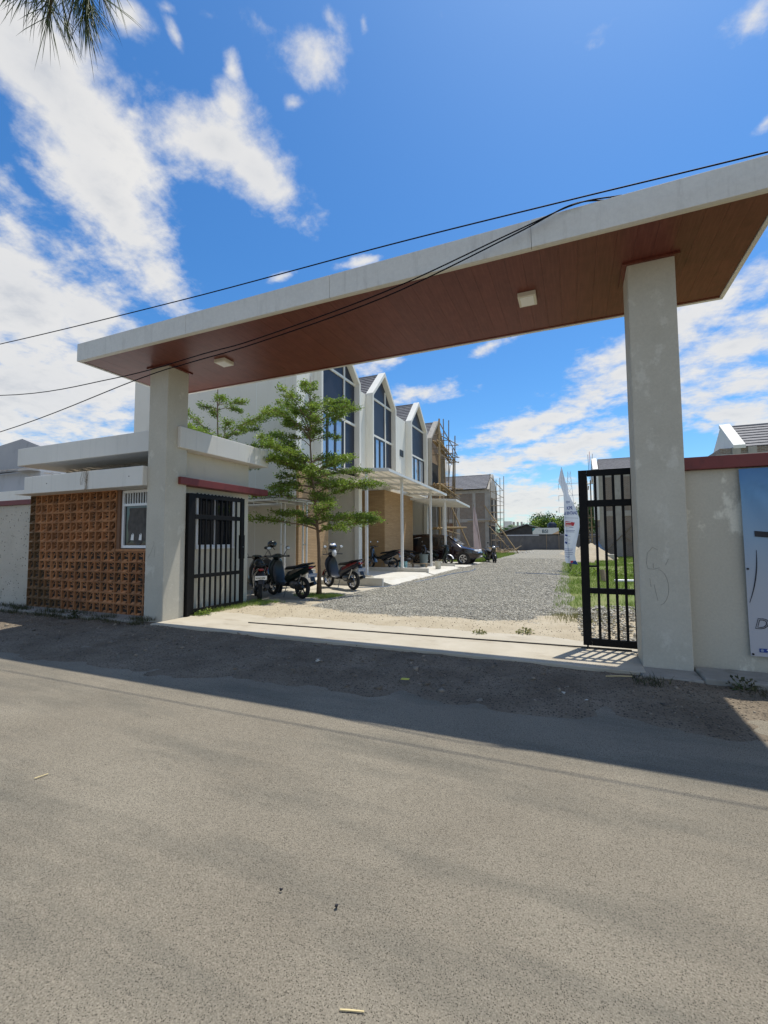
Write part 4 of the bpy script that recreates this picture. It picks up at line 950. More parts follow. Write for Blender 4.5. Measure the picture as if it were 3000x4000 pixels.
MB().box(-1.8, 9, 66, 67.9, 0, 1.9).build('lean_to_wall', M_shed, sh)
bs = thing('bank_sign', 'white and teal sign board reading BSI above the end wall', 'sign', (-3.5, 61.2, 0))
MB().box(-5.15, -1.95, 61.2, 61.28, 2.12, 2.93).build('sign_board', M_sign, bs)
MB().prism([(-5.15, 2.93), (-5.15, 2.45), (-4.75, 2.93)], 61.19, 61.199, 'y').build('printed_corner', M_teal, bs)
MB().prism([(-5.05, 2.93), (-4.75, 2.93), (-5.15, 2.45), (-5.15, 2.62)], 61.18, 61.189, 'y').build('printed_stripe', M_teal, bs)
MB().prism([(-1.95, 2.12), (-1.95, 2.55), (-2.75, 2.12)], 61.19, 61.199, 'y').build('printed_corner', M_orange, bs)
t = link('lettering', TX['bsi'], M_inkt, bs); t.rotation_euler = (math.pi / 2, 0, 0); t.location = (-4.0 + 3.5, 61.192 - 61.2, 2.29)
for x in (-3.5, -2.0): MB().box(x, x + .06, 61.285, 61.35, 0, 2.2).build('sign_post', M_wood, bs)
wt = MB(); wt.lathe([(.02, 0), (.55, 0), (.62, .15), (.62, .85), (.5, 1.05), (.2, 1.15), (.18, 1.25), (.02, 1.25)], 20, Matrix.Translation((-3.1, 68.8, 2.75)))
for k in range(3): wt.lathe([(.62, .22 + .2 * k), (.65, .27 + .2 * k), (.62, .32 + .2 * k)], 20, Matrix.Translation((-3.1, 68.8, 2.75)))
wtt = thing('water_tank', 'dark blue water tank on a stand behind the sign board', 'tank', (-3.1, 68.8, 0))
wt.build('tank_body', M_tank, wtt, smooth='s')
for dx, dy in ((-.5, -.5), (.5, -.5), (-.5, .5), (.5, .5)): MB().cyl((-3.1 + dx, 68.8 + dy, 0), (-3.1 + dx, 68.8 + dy, 2.75), .05).build('stand_leg', M_dark, wtt)
MB().box(-3.8, -2.4, 68.1, 69.5, 2.68, 2.75).build('stand_top', M_dark, wtt)
fb = thing('unfinished_tower', 'pale unfinished concrete building far behind the shed', 'building', (-14.5, 112, 0))
MB().box(-15.9, -14.0, 110, 116, 0, 5.8).build('wall_block', M_white, fb)
for i in range(3): MB().box(-13.7 + i * .9, -13.3 + i * .9, 110, 110.6, 0, 5.6).build('column', M_cement, fb)
for z in (2.4, 4.4): MB().box(-14.0, -11.2, 110.05, 114, z, z + .35).build('floor_slab', M_cement, fb)
MB().box(-15.4, -14.9, 109.95, 110, 3.0, 4.2).build('window_opening', M_dark, fb)
py = thing('transmission_pylon', 'faint steel transmission pylon with three cross arms far behind the flag', 'pylon', (-1.8, 210, 0))
M_pyl = mat('pale_galvanised_steel', (.45, .48, .52), .5)
for sx in (-1, 1):
    for sy in (-1, 1): MB().beam((-1.8 + sx * 2.6, 210 + sy * 2.6, 0), (-1.8 + sx * .5, 210 + sy * .5, 31), .14, .14).build('leg', M_pyl, py)
for k in range(9):
    z = k * 3.4; w0 = 2.6 - 2.1 * z / 31; w1 = 2.6 - 2.1 * (z + 3.4) / 31
    MB().beam((-1.8 - w0, 210 - w0, z), (-1.8 + w1, 210 - w1, z + 3.4), .09, .09).build('brace', M_pyl, py); MB().beam((-1.8 + w0, 210 - w0, z), (-1.8 - w1, 210 - w1, z + 3.4), .09, .09).build('brace', M_pyl, py)
for z in (15.0, 20.2, 25.4):
    MB().beam((-6.4, 210, z + .3), (2.8, 210, z + .3), .16, .16).build('cross_arm', M_pyl, py)
    for x in (-6.3, 2.7): MB().cyl((x, 210, z + .3), (x, 210, z - 2.2), .09).build('insulator', M_pyl, py)

# ================================================================== NEIGHBOUR ON THE LEFT
ng = thing('neighbour_house', 'grey gabled neighbour building behind the boundary wall', 'house', (-29, 16, 0))
MB().prism([(-45, 0), (-45, 5.2), (-27.1, 7.0), (-25.0, 6.3), (-25.0, 0)], 14, 24, 'y').build('gable_wall', M_neigh, ng)
nl = thing('neighbour_annexe', 'pale blue rendered annexe with a metal sheet roof beyond the boundary wall', 'annexe', (-20, 10, 0))
MB().box(-30, -16.3, 9, 12.5, 3.25, 3.85).build('upper_wall', M_bluewall, nl)
MB().box(-30, -16.0, 8.98, 12.6, 0, 3.25).build('lower_wall', M_white, nl)
MB().prism([(8.8, 3.88), (8.8, 3.93), (12.9, 4.98), (12.9, 4.93)], -31, -17.2, 'x').build('roof_sheet', M_rust, nl)
for i in range(40): MB().beam((-31 + i * .34, 8.78, 3.945), (-31 + i * .34, 12.9, 4.995), .03, .03).build('roof_rib', M_rust, nl)
MB().prism([(8.7, 3.85), (12.5, 3.85), (12.5, 4.6)], -17.3, -16.35, 'x').build('end_gable', M_bluewall, nl)

# ================================================================== TREES
def tiered_tree(label, base, height, lean, tiers, r0, lf=1.0):
    t = thing('tree', label, 'tree', base); bx_, by_, bz_ = base
    tr = MB(); n = 9
    def axis(z): f = z / height; return Vector((bx_ + lean[0] * f + .05 * math.sin(f * 7), by_ + lean[1] * f + .04 * math.sin(f * 5 + 1), bz_ + z))
    tr.tube([axis(height * i / n) for i in range(n + 1)], [r0 * (1 - .86 * i / n) + (.03 if i == 0 else 0) for i in range(n + 1)], 10)
    trunk = tr.build('trunk', M_bark, t, smooth='full')
    Ps = []; Ds = []
    for (z, rad, rise, nb, dens) in tiers:
        a0 = random.uniform(0, 6.28); br = MB()
        for b in range(nb):
            a = a0 + 2 * math.pi * b / nb + random.uniform(-.55, .55); R_ = rad * random.uniform(.5, 1.12); o = axis(z + random.uniform(-.16, .18)); d = Vector((math.cos(a), math.sin(a), 0)); sd_ = Vector((-d.y, d.x, 0))
            pts = []; k = 6; wob = random.uniform(-.35, .35); ru = random.uniform(.6, 1.5); dr = random.uniform(0, 1.6)
            for i in range(k + 1):
                f = i / k; pts.append(o + d * R_ * f + sd_ * wob * R_ * f * f + Vector((0, 0, rise * R_ / rad * (f ** .75) * ru - .16 * dr * f ** 2.5 + random.uniform(-.03, .03))))
            br.tube(pts, [.0145 * (1 - .85 * i / k) * (.6 + .4 * rad) for i in range(k + 1)], 5)
            m_ = int(dens * R_ * 40)
            for q in range(m_):
                f = random.uniform(.22, 1.0) ** .8; i = min(k - 1, int(f * k)); p = pts[i].lerp(pts[i + 1], f * k - i)
                s = random.choice((-1, 1)); ln = random.uniform(.05, .36) * (1.25 - .65 * f) * (.5 + .3 * rad)
                td = (d * random.uniform(.2, 1) + sd_ * s * random.uniform(.3, 1.1) + Vector((0, 0, random.uniform(-.22, .5)))).normalized(); e = p + td * ln
                if q % 3 == 0: br.tube([p, p.lerp(e, .6) + Vector((0, 0, .01)), e], [.007, .005, .003], 4, cap=False)
                c = random.randint(9, 15)
                for w_ in range(c):
                    Ps.append(p.lerp(e, random.uniform(.35, 1.08)) + Vector((random.gauss(0, .04), random.gauss(0, .04), random.gauss(.01, .034))))
                    Ds.append((td * .35 + Vector((random.gauss(0, .8), random.gauss(0, .8), random.gauss(.25, .5)))))
        br.build('limb', M_bark, trunk, smooth=False) if len(br.f) < 6000 else link('limb', br.mesh('limb', ORG[t.name], False), M_bark, trunk)
    P = np.array([tuple(p) for p in Ps]) - np.array(base); Dn = np.array([tuple(p) for p in Ds])
    V, F = leaves(P, Dn, rng.uniform(.042, .078, len(P)) * lf, rng.uniform(.013, .022, len(P)) * lf)
    fast('crown', V, F, M_leaf, t, kind='stuff')
    return t
tiered_tree('layered shade tree with thin brown trunk between the parked motorcycles and the gravel lane', (-6.35, 10.32, .0), 6.05, (-.33, .05),
            [(1.84, 2.25, .38, 7, 1.0), (1.98, 1.5, .25, 5, 1.0), (2.6, 1.5, .3, 6, 1.0), (2.85, 1.85, .3, 6, 1.05), (3.2, 1.85, .45, 7, 1.15), (3.45, 1.95, .5, 7, 1.15), (3.55, 1.2, .5, 5, 1.15), (4.2, .95, .4, 5, 1.0), (4.35, 1.3, .75, 6, .95), (4.55, 1.6, 1.0, 5, .9), (4.8, 1.0, .65, 6, 1.0), (5.15, .6, .5, 6, 1.0), (5.5, .26, .38, 5, 1.2)], .052)
tiered_tree('slender layered tree rising behind the guard house roof', (-9.8, 10.5, .0), 7.4, (-.35, 0), [(3.6, 1.5, .4, 6, .8), (4.15, 2.1, .35, 8, 1.1), (4.3, 1.95, 1.35, 8, 1.1), (5.65, .8, .25, 5, 1.1), (6.6, .7, .3, 5, 1.0)], .05)
def far_tree(label, base, h, rx, rz, n, m=None, ls=.34):
    t = thing('tree', label, 'tree', base, group='trees beyond the end wall')
    x, y, z = base
    tk = MB().tube([(x, y, 0), (x + .2, y, h * .45), (x + .1, y, h * .8)], [.28, .2, .08], 7)
    for k in range(5): a = k * 1.3; tk.tube([(x + .15, y, h * .4), (x + math.cos(a) * rx * .6, y + math.sin(a) * rx * .6, h * .75)], [.1, .03], 5)
    tk.build('trunk', M_bark, t)
    cl_ = rng.normal(0, 1, (16, 3)); cl_ /= np.linalg.norm(cl_, axis=1)[:, None]; cl_ *= rng.uniform(.35, .85, (16, 1))
    i = rng.integers(0, 16, n); P = cl_[i] + rng.normal(0, .21, (n, 3)); P = P * np.array([rx, rx, rz]) + np.array([0, 0, h - rz * .95])
    V, F = leaves(P, rng.normal(0, 1, (n, 3)) + np.array([0, 0, -.2]), rng.uniform(.6, 1.2, n) * ls, rng.uniform(.25, .45, n) * ls)
    fast('crown', V, F, m or M_leafd, t, kind='stuff')
far_tree('broad dark green tree behind the sign board', (-2.6, 78, 0), 5.7, 3.2, 2.0, 3600)
far_tree('rounded dark green tree behind the shed ridge', (-5.5, 82, 0), 5.6, 2.4, 1.9, 3000)
far_tree('tall bushy tree behind the feather flag', (.6, 77, 0), 6.0, 3.0, 2.3, 3400)
far_tree('mid green tree just right of the feather flag pole', (1.9, 70, 0), 6.6, 2.4, 2.4, 3000)
far_tree('low yellowish green tree between shed and sign board', (-4.4, 76, 0), 4.8, 2.2, 1.7, 2600, M_leaf)
far_tree('dark low tree hidden behind the lean-to right of the flag', (3.4, 88, 0), 4.3, 2.4, 1.5, 2200)
for i, (x, y, h) in enumerate(((-13, 95, 4.0), (4.5, 82, 5.2))):
    far_tree(['small hazy tree beside the pale unfinished building', 'leafy tree hidden behind the scaffolded house on the right'][i], (x, y, 0), h, 2.6, 1.6, 2200)
bp = thing('banana_plant', 'banana plant with long drooping leaves behind the shed roof', 'plant', (-8.1, 72, 0))
MB().tube([(-8.1, 72, 0), (-8.05, 72, 1.6), (-8.0, 72, 3.1)], [.16, .13, .08], 8).build('stem', M_leafd, bp)
for k in range(9):
    a = math.radians(-10 + k * 24 + random.uniform(-8, 8)); s = random.uniform(1.5, 2.1); m = MB(); el = random.uniform(.7, 1.2)
    for i in range(9):
        f = i / 8; c = Vector((-8.0 + math.cos(a) * s * f, 72 - .3 * math.sin(a * 2) * f, 3.1 + el * s * .75 * f - s * .75 * f * f * 1.0 * abs(math.cos(a)))); w = .24 * math.sin(math.pi * min(1, f * .93 + .05)) + .01
        q = Vector((0, .75, .55)); m.v += [tuple(c - q * w), tuple(c + Vector((0, 0, -.05))), tuple(c + q * w)]
    for i in range(8):
        b = 3 * i; m.f += [(b, b + 3, b + 4, b + 1), (b + 1, b + 4, b + 5, b + 2)]
    m.build('leaf', M_leafd, bp)

# conifer standing out of sight beside the camera; only the tips of its branch hang into view
pt = thing('pine_tree', 'long needled conifer whose branch tips hang in from above', 'tree', (-3.7, .2, 0))
MB().tube([(-3.7, .2, 0), (-3.65, .2, 2.4), (-3.6, .2, 4.8), (-3.6, .2, 7.2)], [.16, .13, .09, .03], 10).build('trunk', M_bark, pt, smooth='full')
Ps = []; Ds = []
def branch(pts, r=.012, needles=60, ln=1):
    MB().tube(pts, [r * (1 - .75 * i / (len(pts) - 1)) for i in range(len(pts))], 6).build('twig', M_bark, pt)
def tuft(p, d, n, spread=.3):
    d = Vector(d).normalized()
    for k in range(n): Ps.append(Vector(p) - d * random.uniform(0, .07)); Ds.append(d + Vector((random.gauss(0, spread), random.gauss(0, spread), random.gauss(0, spread))))
eye = Vector((0, 0, EYE))
def pp(px, py, dist=3.2): return eye + ray(px, py) * dist
branch([(-3.6, .2, 5.0), (-2.9, .6, 4.75), pp(330, -320), pp(330, -180), pp(350, -60)], .03)
branch([pp(330, -250), pp(250, -150), pp(205, -40), pp(195, 40), pp(188, 75)], .012)
branch([pp(330, -180), pp(300, -60), pp(262, 110)], .006); branch([pp(340, -120), pp(345, 40), pp(335, 110)], .009); branch([pp(335, -200), pp(430, -60)], .009); branch([pp(300, -230), pp(110, -60)], .009)
for (x, y, n, dx, dy, sp) in ((188, 75, 13, -.1, 1, .28), (197, 35, 20, .2, 1, .36), (200, -15, 26, .1, 1, .45), (140, -20, 14, -.3, 1, .4), (100, -40, 12, -.4, 1, .35), (265, 118, 9, .3, 1, .12), (255, 60, 6, .3, 1, .2), (338, 112, 16, .1, 1, .24), (340, 60, 26, .1, 1, .3),
                              (330, 15, 30, -.05, 1, .36), (345, -20, 30, .2, 1, .4), (300, -20, 20, -.1, 1, .4), (400, -10, 16, .35, 1, .3), (440, -50, 16, .3, 1, .35), (355, 40, 14, .4, 1, .35), (240, -20, 18, .1, 1, .4), (60, -50, 8, -.2, 1, .3)):
    tuft(pp(x, y), RT * dx - UP * dy, n, sp)
P = np.array([tuple(p) for p in Ps]); Dn = np.array([tuple(p) for p in Ds]); n = len(P); Dn /= np.linalg.norm(Dn, axis=1)[:, None]; ln = rng.uniform(.10, .21, n)[:, None]
sdv = np.cross(Dn, rng.normal(0, 1, (n, 3))); sdv /= np.linalg.norm(sdv, axis=1)[:, None]; sd2 = np.cross(Dn, sdv); w = .0016
V = []
for a in (0, 2.094, 4.189): V.append(P + (sdv * math.cos(a) + sd2 * math.sin(a)) * w)
for a in (0, 2.094, 4.189): V.append(P + Dn * ln * .7 + np.array([0, 0, -.008]) + (sdv * math.cos(a) + sd2 * math.sin(a)) * w * .8)
V.append(P + Dn * ln + np.array([0, 0, -.02])); V = np.stack(V, 1).reshape(-1, 3) - np.array([-3.7, .2, 0]); k = (np.arange(n) * 7)[:, None]
F = np.concatenate([k + np.array([[a, b, c]]) for a, b, c in ((0, 1, 4), (0, 4, 3), (1, 2, 5), (1, 5, 4), (2, 0, 3), (2, 3, 5), (3, 4, 6), (4, 5, 6), (5, 3, 6))], 1).reshape(-1, 3)
fast('needles', V, F, M_needle, pt, kind='stuff')

# ================================================================== GRASS AND WEEDS
def grass(name, label, x, y, zf, h, w, m=None, lean=.5):
    z = zf(x, y) if callable(zf) else np.full(len(x), zf)
    V, F = blades(np.stack([x, y, z], -1), h, w, lean); return fast(name, V, F, m or M_grass, label=label, cat='grass', kind='stuff')
grid('lawn', -.9, 12, 10.4, 60, 60, 120, lambda X, Y: .018 + .03 * (vnoise(X * .9, Y * .9, 71) - .5) - .08 * (X < -.35 + .3 * (vnoise(X * 0, Y * 1.1, 72) - .5) - .01 * (Y - 12)) - .08 * ((Y > 30) & (X < 1 + .05 * (Y - 30))), mat('lawn_turf', (.115, .165, .03), .95, (.20, .20, .07), 1.2, 8, bump=.8, bscale=30), kind='structure')
x, y = scatter(150000, -1.0, 8.0, 9.0, 40, 1.5); lim = -.56 + .35 * (vnoise(x * .9, y * .9, 41) - .5) - .012 * (y - 12)
d_ = vnoise(x * .8, y * .8, 42); pit = (x - .9) ** 2 / 1.5 + (y - 8.8) ** 2 / 4.6 < 1
k = (x > lim) & ~pit & (rng.random(len(x)) < np.clip((d_ - .34) * 6, .06, 1)) & (y > 10.0 + .9 * (vnoise(x * 1.5, y * 0, 43) - .5)) & ~((y > 30) & (x < 1.0 + .05 * (y - 30)))
x, y = x[k], y[k]
grass('grass', 'sunlit green grass right of the gravel lane', x, y, .0, rng.uniform(.04, .13, len(x)) * (.7 + .6 * vnoise(x, y, 44)) * (1 + .012 * (y - 10)), rng.uniform(.0025, .005, len(x)) * (1 + .06 * (y - 9)))
x, y = scatter(5200, -.65, .6, 8.2, 10.4); k = rng.random(len(x)) < np.clip(vnoise(x * 1.6, y * 1.6, 45) * 1.5 - .5, 0, 1)
M_dry = mat('drying_grass_blade', (.22, .20, .07), .7, (.15, .19, .05), 2, 4, island=.35, trans=.3)
grass('dry_grass', 'short yellowing grass on sand beside the gravel lane end', x[k], y[k], lambda a, b: np.maximum(sand_z(a, b), 0), rng.uniform(.03, .09, k.sum()), rng.uniform(.0025, .004, k.sum()), M_dry)
x, y = scatter(46000, -8.2, -4.9, 28, 46, 1.2); k = (x < -5.25 - .01 * (y - 28) + .5 * (vnoise(x, y * .7, 46) - .5)) & (rng.random(len(x)) < np.clip(vnoise(x * .8, y * .8, 47) * 2 - .5, .1, 1))
grass('grass', 'grass on the open plot before the bare brick house', x[k], y[k], .0, rng.uniform(.1, .32, k.sum()), rng.uniform(.007, .016, k.sum()))
x = rng.uniform(-7.02, -6.15, 9000); y = rng.uniform(6.55, 8.6, 9000); k = (x < -6.45 - .28 * (8.0 - y) + .45 * (vnoise(x * 3, y * 3, 48) - .4)) 
grass('grass', 'weedy grass strip under the open gate leaf', x[k], y[k], .03, rng.uniform(.04, .15, k.sum()), rng.uniform(.002, .004, k.sum()))
a = rng.uniform(0, 6.28, 6500); r_ = rng.random(6500) ** .6; x = -6.3 + np.cos(a) * r_ * .75; y = 10.25 + np.sin(a) * r_ * .45; k = rng.random(6500) < vnoise(x * 4, y * 4, 49) * 1.3
grass('grass', 'patch of grass around the foot of the layered shade tree', x[k], y[k], .01, rng.uniform(.03, .1, k.sum()), rng.uniform(.002, .0035, k.sum()))
x = rng.uniform(-12, -7.0, 9000); y = rng.uniform(5.45, 6.02, 9000); k = rng.random(9000) < np.clip(vnoise(x * 2.2, y * 3, 50) * 2.6 - 1.0, 0, 1) * np.clip(1.3 - abs(y - 5.68) * 4, 0, 1)
M_weed = mat('dark_weed', (.035, .05, .016), .7, (.08, .075, .03), 3, 4, island=.4, trans=.25)
grass('weeds', 'dark straggly weeds along the foot of the breeze block front', x[k], y[k], lambda a, b: np.where(b > 5.66, .07, np.maximum(verge_z(a, b), 0)), rng.uniform(.03, .12, k.sum()), rng.uniform(.002, .0045, k.sum()), M_weed, .9)
x = rng.uniform(.5, 3.4, 3200); y = rng.uniform(5.2, 5.55, 3200); k = rng.random(3200) < np.clip(vnoise(x * 3, y * 3, 51) * 2.4 - 1.0, 0, 1)
grass('weeds', 'sparse dry weeds along the kerb under the banner', x[k], y[k], lambda a, b: np.maximum(verge_z(a, b), 0), rng.uniform(.02, .09, k.sum()), rng.uniform(.002, .004, k.sum()), M_weed, 1.2)
def bush(label, c, n, rx, rz, ls, m=None, name='weed_clump', group=None):
    P = rng.normal(0, 1, (n, 3)); P /= np.linalg.norm(P, axis=1)[:, None]; P *= rng.random((n, 1)) ** .4; P[:, 2] = abs(P[:, 2]); P *= np.array([rx, rx, rz])
    t = thing(name, label, 'plant', c, group=group)
    st = MB()
    for k in range(10): q = P[k * (n // 10)]; st.tube([(0, 0, 0), (q[0] * .5, q[1] * .5, q[2] * .6), tuple(q)], [.005, .004, .002], 4, cap=False)
    st.build('stem', M_leafd, t, world=False)
    V, F = leaves(P, P * .6 + rng.normal(0, .35, (n, 3)) * rx, rng.uniform(.6, 1.2, n) * ls, rng.uniform(.25, .4, n) * ls); fast('leaf_mass', V, F, m or M_leaf, t, kind='stuff')
for i, (x, y) in enumerate(((-.15, 20.6), (.35, 21.3), (.7, 20.2), (1.3, 20.9), (.1, 19.4), (1.9, 19.8), (2.5, 18.5))):
    bush('low leafy weed clump around the foot of the feather flag', (x, y, 0), 300, .42, .32, .07, group='weed clumps by the flag')
bush('small leafy weed growing at the breeze block kerb', (-8.9, 5.62, .03), 70, .11, .17, .05, M_weed)
bush('leafy weed at the hinge of the open gate leaf', (-6.72, 6.72, .03), 120, .2, .16, .05)
bush('dark leafy weed in the gap between pillar and kerb under the banner', (1.45, 5.42, .02), 80, .14, .13, .045, M_weed)
bush('tiny dry weed tuft on the sand, the taller one nearer the gravel', (-.75, 7.25, .05), 70, .14, .075, .05, M_dry)
bush('tiny flat dry weed tuft on the sand by the concrete edge', (-1.4, 7.0, .05), 45, .11, .04, .045, M_dry)

# ================================================================== CABLES
def upole(label, x, y):
    p = thing('utility_pole', label, 'utility pole', (x, y, 0))
    MB().tube([(x, y, 0), (x, y, 7.5)], [.15, .1], 12).build('pole_shaft', M_cement, p, smooth='full')
    MB().box(x - .05, x + .05, y - .6, y + .6, 6.9, 7.0).build('cross_arm', M_dark, p)
upole('concrete utility pole along the boundary wall past the annexe', -16.5, 4.75); upole('concrete utility pole along the banner wall', 10.5, 4.9)
def cable(label, pts, r=.011):
    # smooth through the given points (Catmull-Rom)
    P = [Vector(p) for p in pts]; P = [P[0] * 2 - P[1]] + P + [P[-1] * 2 - P[-2]]; out = []
    for i in range(1, len(P) - 2):
        for k in range(8):
            t = k / 8; a, b, c, d = P[i - 1], P[i], P[i + 1], P[i + 2]
            out.append(.5 * ((2 * b) + (c - a) * t + (2 * a - 5 * b + 4 * c - d) * t * t + (3 * b - 3 * c + d - a) * t ** 3))
    out.append(P[-2]); MB().tube(out, r, 6).build('cable', M_cable, smooth='full', label=label, cat='cable')
cable('upper black cable running just above the canopy fascia', [(-16.5, 4.8, 5.68), (-10.16, 4.8, 5.33), (-5.43, 4.8, 5.145), (-2.04, 4.8, 5.075), (-.02, 4.8, 5.0), (1.67, 4.8, 4.925), (4, 4.82, 4.86), (10.5, 4.9, 4.9)], .0075)
cable('lower black cable crossing the face of the canopy, tied to its top edge', [(-16.5, 4.75, 5.3), (-10.38, 4.95, 4.39), (-7.05, 4.95, 4.235), (-5.05, 4.95, 4.315), (-4.09, 4.95, 4.36), (-2.11, 4.95, 4.59), (-.55, 4.97, 4.93), (.10, 5.03, 5.10), (.55, 5.09, 5.10)], .0075)
cable('lowest black cable sagging below the canopy end by the guard house', [(-16.5, 4.75, 3.2), (-10.32, 4.93, 3.64), (-6.47, 4.93, 4.12), (-5.36, 4.93, 4.21), (-4.09, 4.93, 4.285), (-2.11, 4.93, 4.51), (-.55, 4.96, 4.89), (.06, 5.03, 5.105), (.45, 5.11, 5.098)], .0075)

# ================================================================== FLAGS
ff = thing('feather_flag', 'tall white feather flag printed with blue lettering beside the grass', 'flag', (-.30, 22.2, 0))
MB().tube([(-.27, 22.22, 0), (-.30, 22.22, 1.5), (-.42, 22.22, 3.6), (-.52, 22.22, 4.85)], [.022, .02, .014, .008], 8).build('flag_pole', M_dark, ff)
MB().tube([(-.21, 22.25, 0), (-.21, 22.25, .42)], [.035, .035], 7).build('stake', M_wood, ff)
def fx(px, py, y=22.15):
    d = ray(px, py); t = y / d.y; return eye + d * t
rows = [(150, 203, 226), (280, 175, 258), (400, 150, 290), (500, 200, 335), (630, 250, 345), (760, 258, 412), (900, 262, 482), (1020, 262, 528), (1140, 262, 572), (1300, 268, 558), (1450, 267, 528), (1600, 265, 497), (1800, 272, 470), (1900, 282, 490), (1960, 300, 525)]
m = MB(); nu = 12
for r_i, (yy, xa, xb) in enumerate(rows):
    for i in range(nu + 1):
        p = fx(2150 + (xa + (xb - xa) * i / nu) * .2035, 1800 + (yy + 18 * i / nu * (yy > 1850)) * .2035); p.y += .05 * math.sin(i / nu * 7 + r_i * .9) * (i / nu) + .03 * math.sin(r_i * 1.7) * i / nu; m.v.append(tuple(p))
for r_i in range(len(rows) - 1):
    for i in range(nu): a = r_i * (nu + 1) + i; m.f.append((a, a + 1, a + nu + 2, a + nu + 1))
fc_ = m.build('cloth', M_flag, ff, smooth='full')
def flag_text(me, px, py, name, m_, sx=1, sz=1):
    p = fx(px, py, 22.05); o = link(name, me.copy(), m_, fc_); o.data.materials.clear(); o.data.materials.append(m_); o.location = p - ORG[ff.name]; o.rotation_euler = (math.pi / 2, 0, 0); o.scale = (sx, sz, 1)
def fpx(x, y): return 2150 + x * .2035, 1800 + y * .2035
flag_text(TX['ov'], *fpx(298, 815), 'lettering', M_ink, .5, .62); flag_text(TX['kpr'], *fpx(312, 940), 'lettering', M_ink, .55, .85); flag_text(TX['bint'], *fpx(266, 1035), 'lettering', M_ink, .50, .98)
def fpatch(pts, name, m_):
    MB().add([tuple(fx(*fpx(x, y), 22.06)) for x, y in pts], [tuple(range(len(pts)))]).build(name, m_, fc_)
fpatch([(288, 1158), (470, 1186), (445, 1250), (288, 1255)], 'printed_label', M_inkr)
for (x, y, w) in ((296, 1185, 100), (296, 1235, 110)): 
    MB().add([tuple(fx(*fpx(a, b), 22.055)) for a, b in ((x, y - 8), (x + w, y - 4), (x + w, y + 8), (x, y + 8))], [(0, 1, 2, 3)]).build('printed_line', M_paper, fc_)
for (y, x0, x1) in ((1095, 272, 540), (1335, 285, 470), (1362, 290, 462), (1690, 272, 430), (1720, 278, 420), (1755, 272, 430), (1790, 285, 425), (1830, 290, 370), (1855, 318, 360), (1445, 340, 385), (1515, 340, 380), (1588, 335, 380), (1275, 360, 440)):
    fpatch([(x0, y - 4), (x1, y + 2), (x1, y + 9), (x0, y + 3)], 'printed_line', M_inkg if y in (1095, 1445, 1515, 1588) else M_ink)
fpatch([(280, 1410), (330, 1420), (328, 1455), (280, 1438)], 'printed_icon', M_ink); fpatch([(282, 1545), (322, 1555), (320, 1605), (280, 1580)], 'printed_icon', M_ink)
for (a, b, c, d) in ((282, 1482, 322, 1488), (282, 1520, 322, 1526), (282, 1482, 288, 1526), (316, 1482, 322, 1526)): fpatch([(a, b), (c, b), (c, d), (a, d)], 'printed_icon', M_ink)
fpatch([(385, 1920), (445, 1915), (430, 1955), (385, 1960)], 'printed_corner', M_inkr); fpatch([(440, 1925), (490, 1918), (528, 1995), (350, 1965), (425, 1958)], 'printed_corner', M_ink)
f2 = thing('faded_flag', 'faded pinkish feather flag leaning on a bamboo pole near the car', 'flag', (-5.6, 28.6, 0))
pole(f2, (-5.45, 28.6, 0), (-6.0, 28.6, 3.75), .025, True)
m = MB(); rw = [(3.6, -6.0, -5.93), (3.1, -6.02, -5.8), (2.4, -6.04, -5.72), (1.6, -6.02, -5.6), (1.0, -5.98, -5.52), (.72, -5.85, -5.5)]
for r_i, (z, xa, xb) in enumerate(rw):
    for i in range(7): m.v.append((xa + (xb - xa) * i / 6, 28.55 + .05 * math.sin(i * 1.1 + r_i), z))
for r_i in range(len(rw) - 1):
    for i in range(6): a = r_i * 7 + i; m.f.append((a, a + 1, a + 8, a + 7))
m.build('cloth', M_flagv, f2, smooth='full')

# ================================================================== MOTORCYCLES
def path_loft(st, n=14, pw=2.6):
    """superellipse rings along a path in the x-z plane; stations (x, z, half width, half height)"""
    rings = []
    for i, (x, z, hw, hh) in enumerate(st):
        a = st[max(0, i - 1)]; b = st[min(len(st) - 1, i + 1)]; t = Vector((b[0] - a[0], 0, b[1] - a[1])).normalized(); nr = Vector((-t.z, 0, t.x))
        r = []
        for j in range(n):
            p = 2 * math.pi * j / n; c, s = math.cos(p), math.sin(p)
            r.append(Vector((x, 0, z)) + Vector((0, 1, 0)) * hw * math.copysign(abs(c) ** (2 / pw), c) + nr * hh * math.copysign(abs(s) ** (2 / pw), s))
        rings.append(r)
    return MB().loft(rings)
RY = Matrix.Rotation(math.pi / 2, 4, 'X')
def wheel_parts(parent, x, z, r, w, spokes, mrim):
    Mx = Matrix.Translation((x, 0, z)) @ RY
    rr = r - .075
    wh = MB().lathe([(.035, -.05), (.035, .05)], 12, Mx).build('wheel', M_steel, parent, smooth='s', world=False)
    MB().lathe([(rr, -w * .38), (rr + .03, -w * .5), (r - .015, -w * .42), (r, 0), (r - .015, w * .42), (rr + .03, w * .5), (rr, w * .38)], 28, Mx, close=True).build('tyre', M_rubber, wh, smooth='s', world=False)
    MB().lathe([(rr - .018, -w * .36), (rr + .004, -w * .36), (rr + .004, w * .36), (rr - .018, w * .36)], 28, Mx, close=True).build('rim', mrim, wh, smooth='s', world=False)
    sp = MB()
    for k in range(spokes):
        a = 2 * math.pi * k / spokes + .3; sp.beam((x + .03 * math.cos(a), 0, z + .03 * math.sin(a)), (x + (rr - .012) * math.cos(a), 0, z + (rr - .012) * math.sin(a)), .022, .03, (0, 1, 0)).build('spoke', mrim, wh, world=False); sp = MB()
    MB().lathe([(.02, -.042), (.085, -.042), (.085, -.036), (.02, -.036)], 18, Mx, close=True).build('brake_disc', M_chrome, wh, world=False)
    return wh
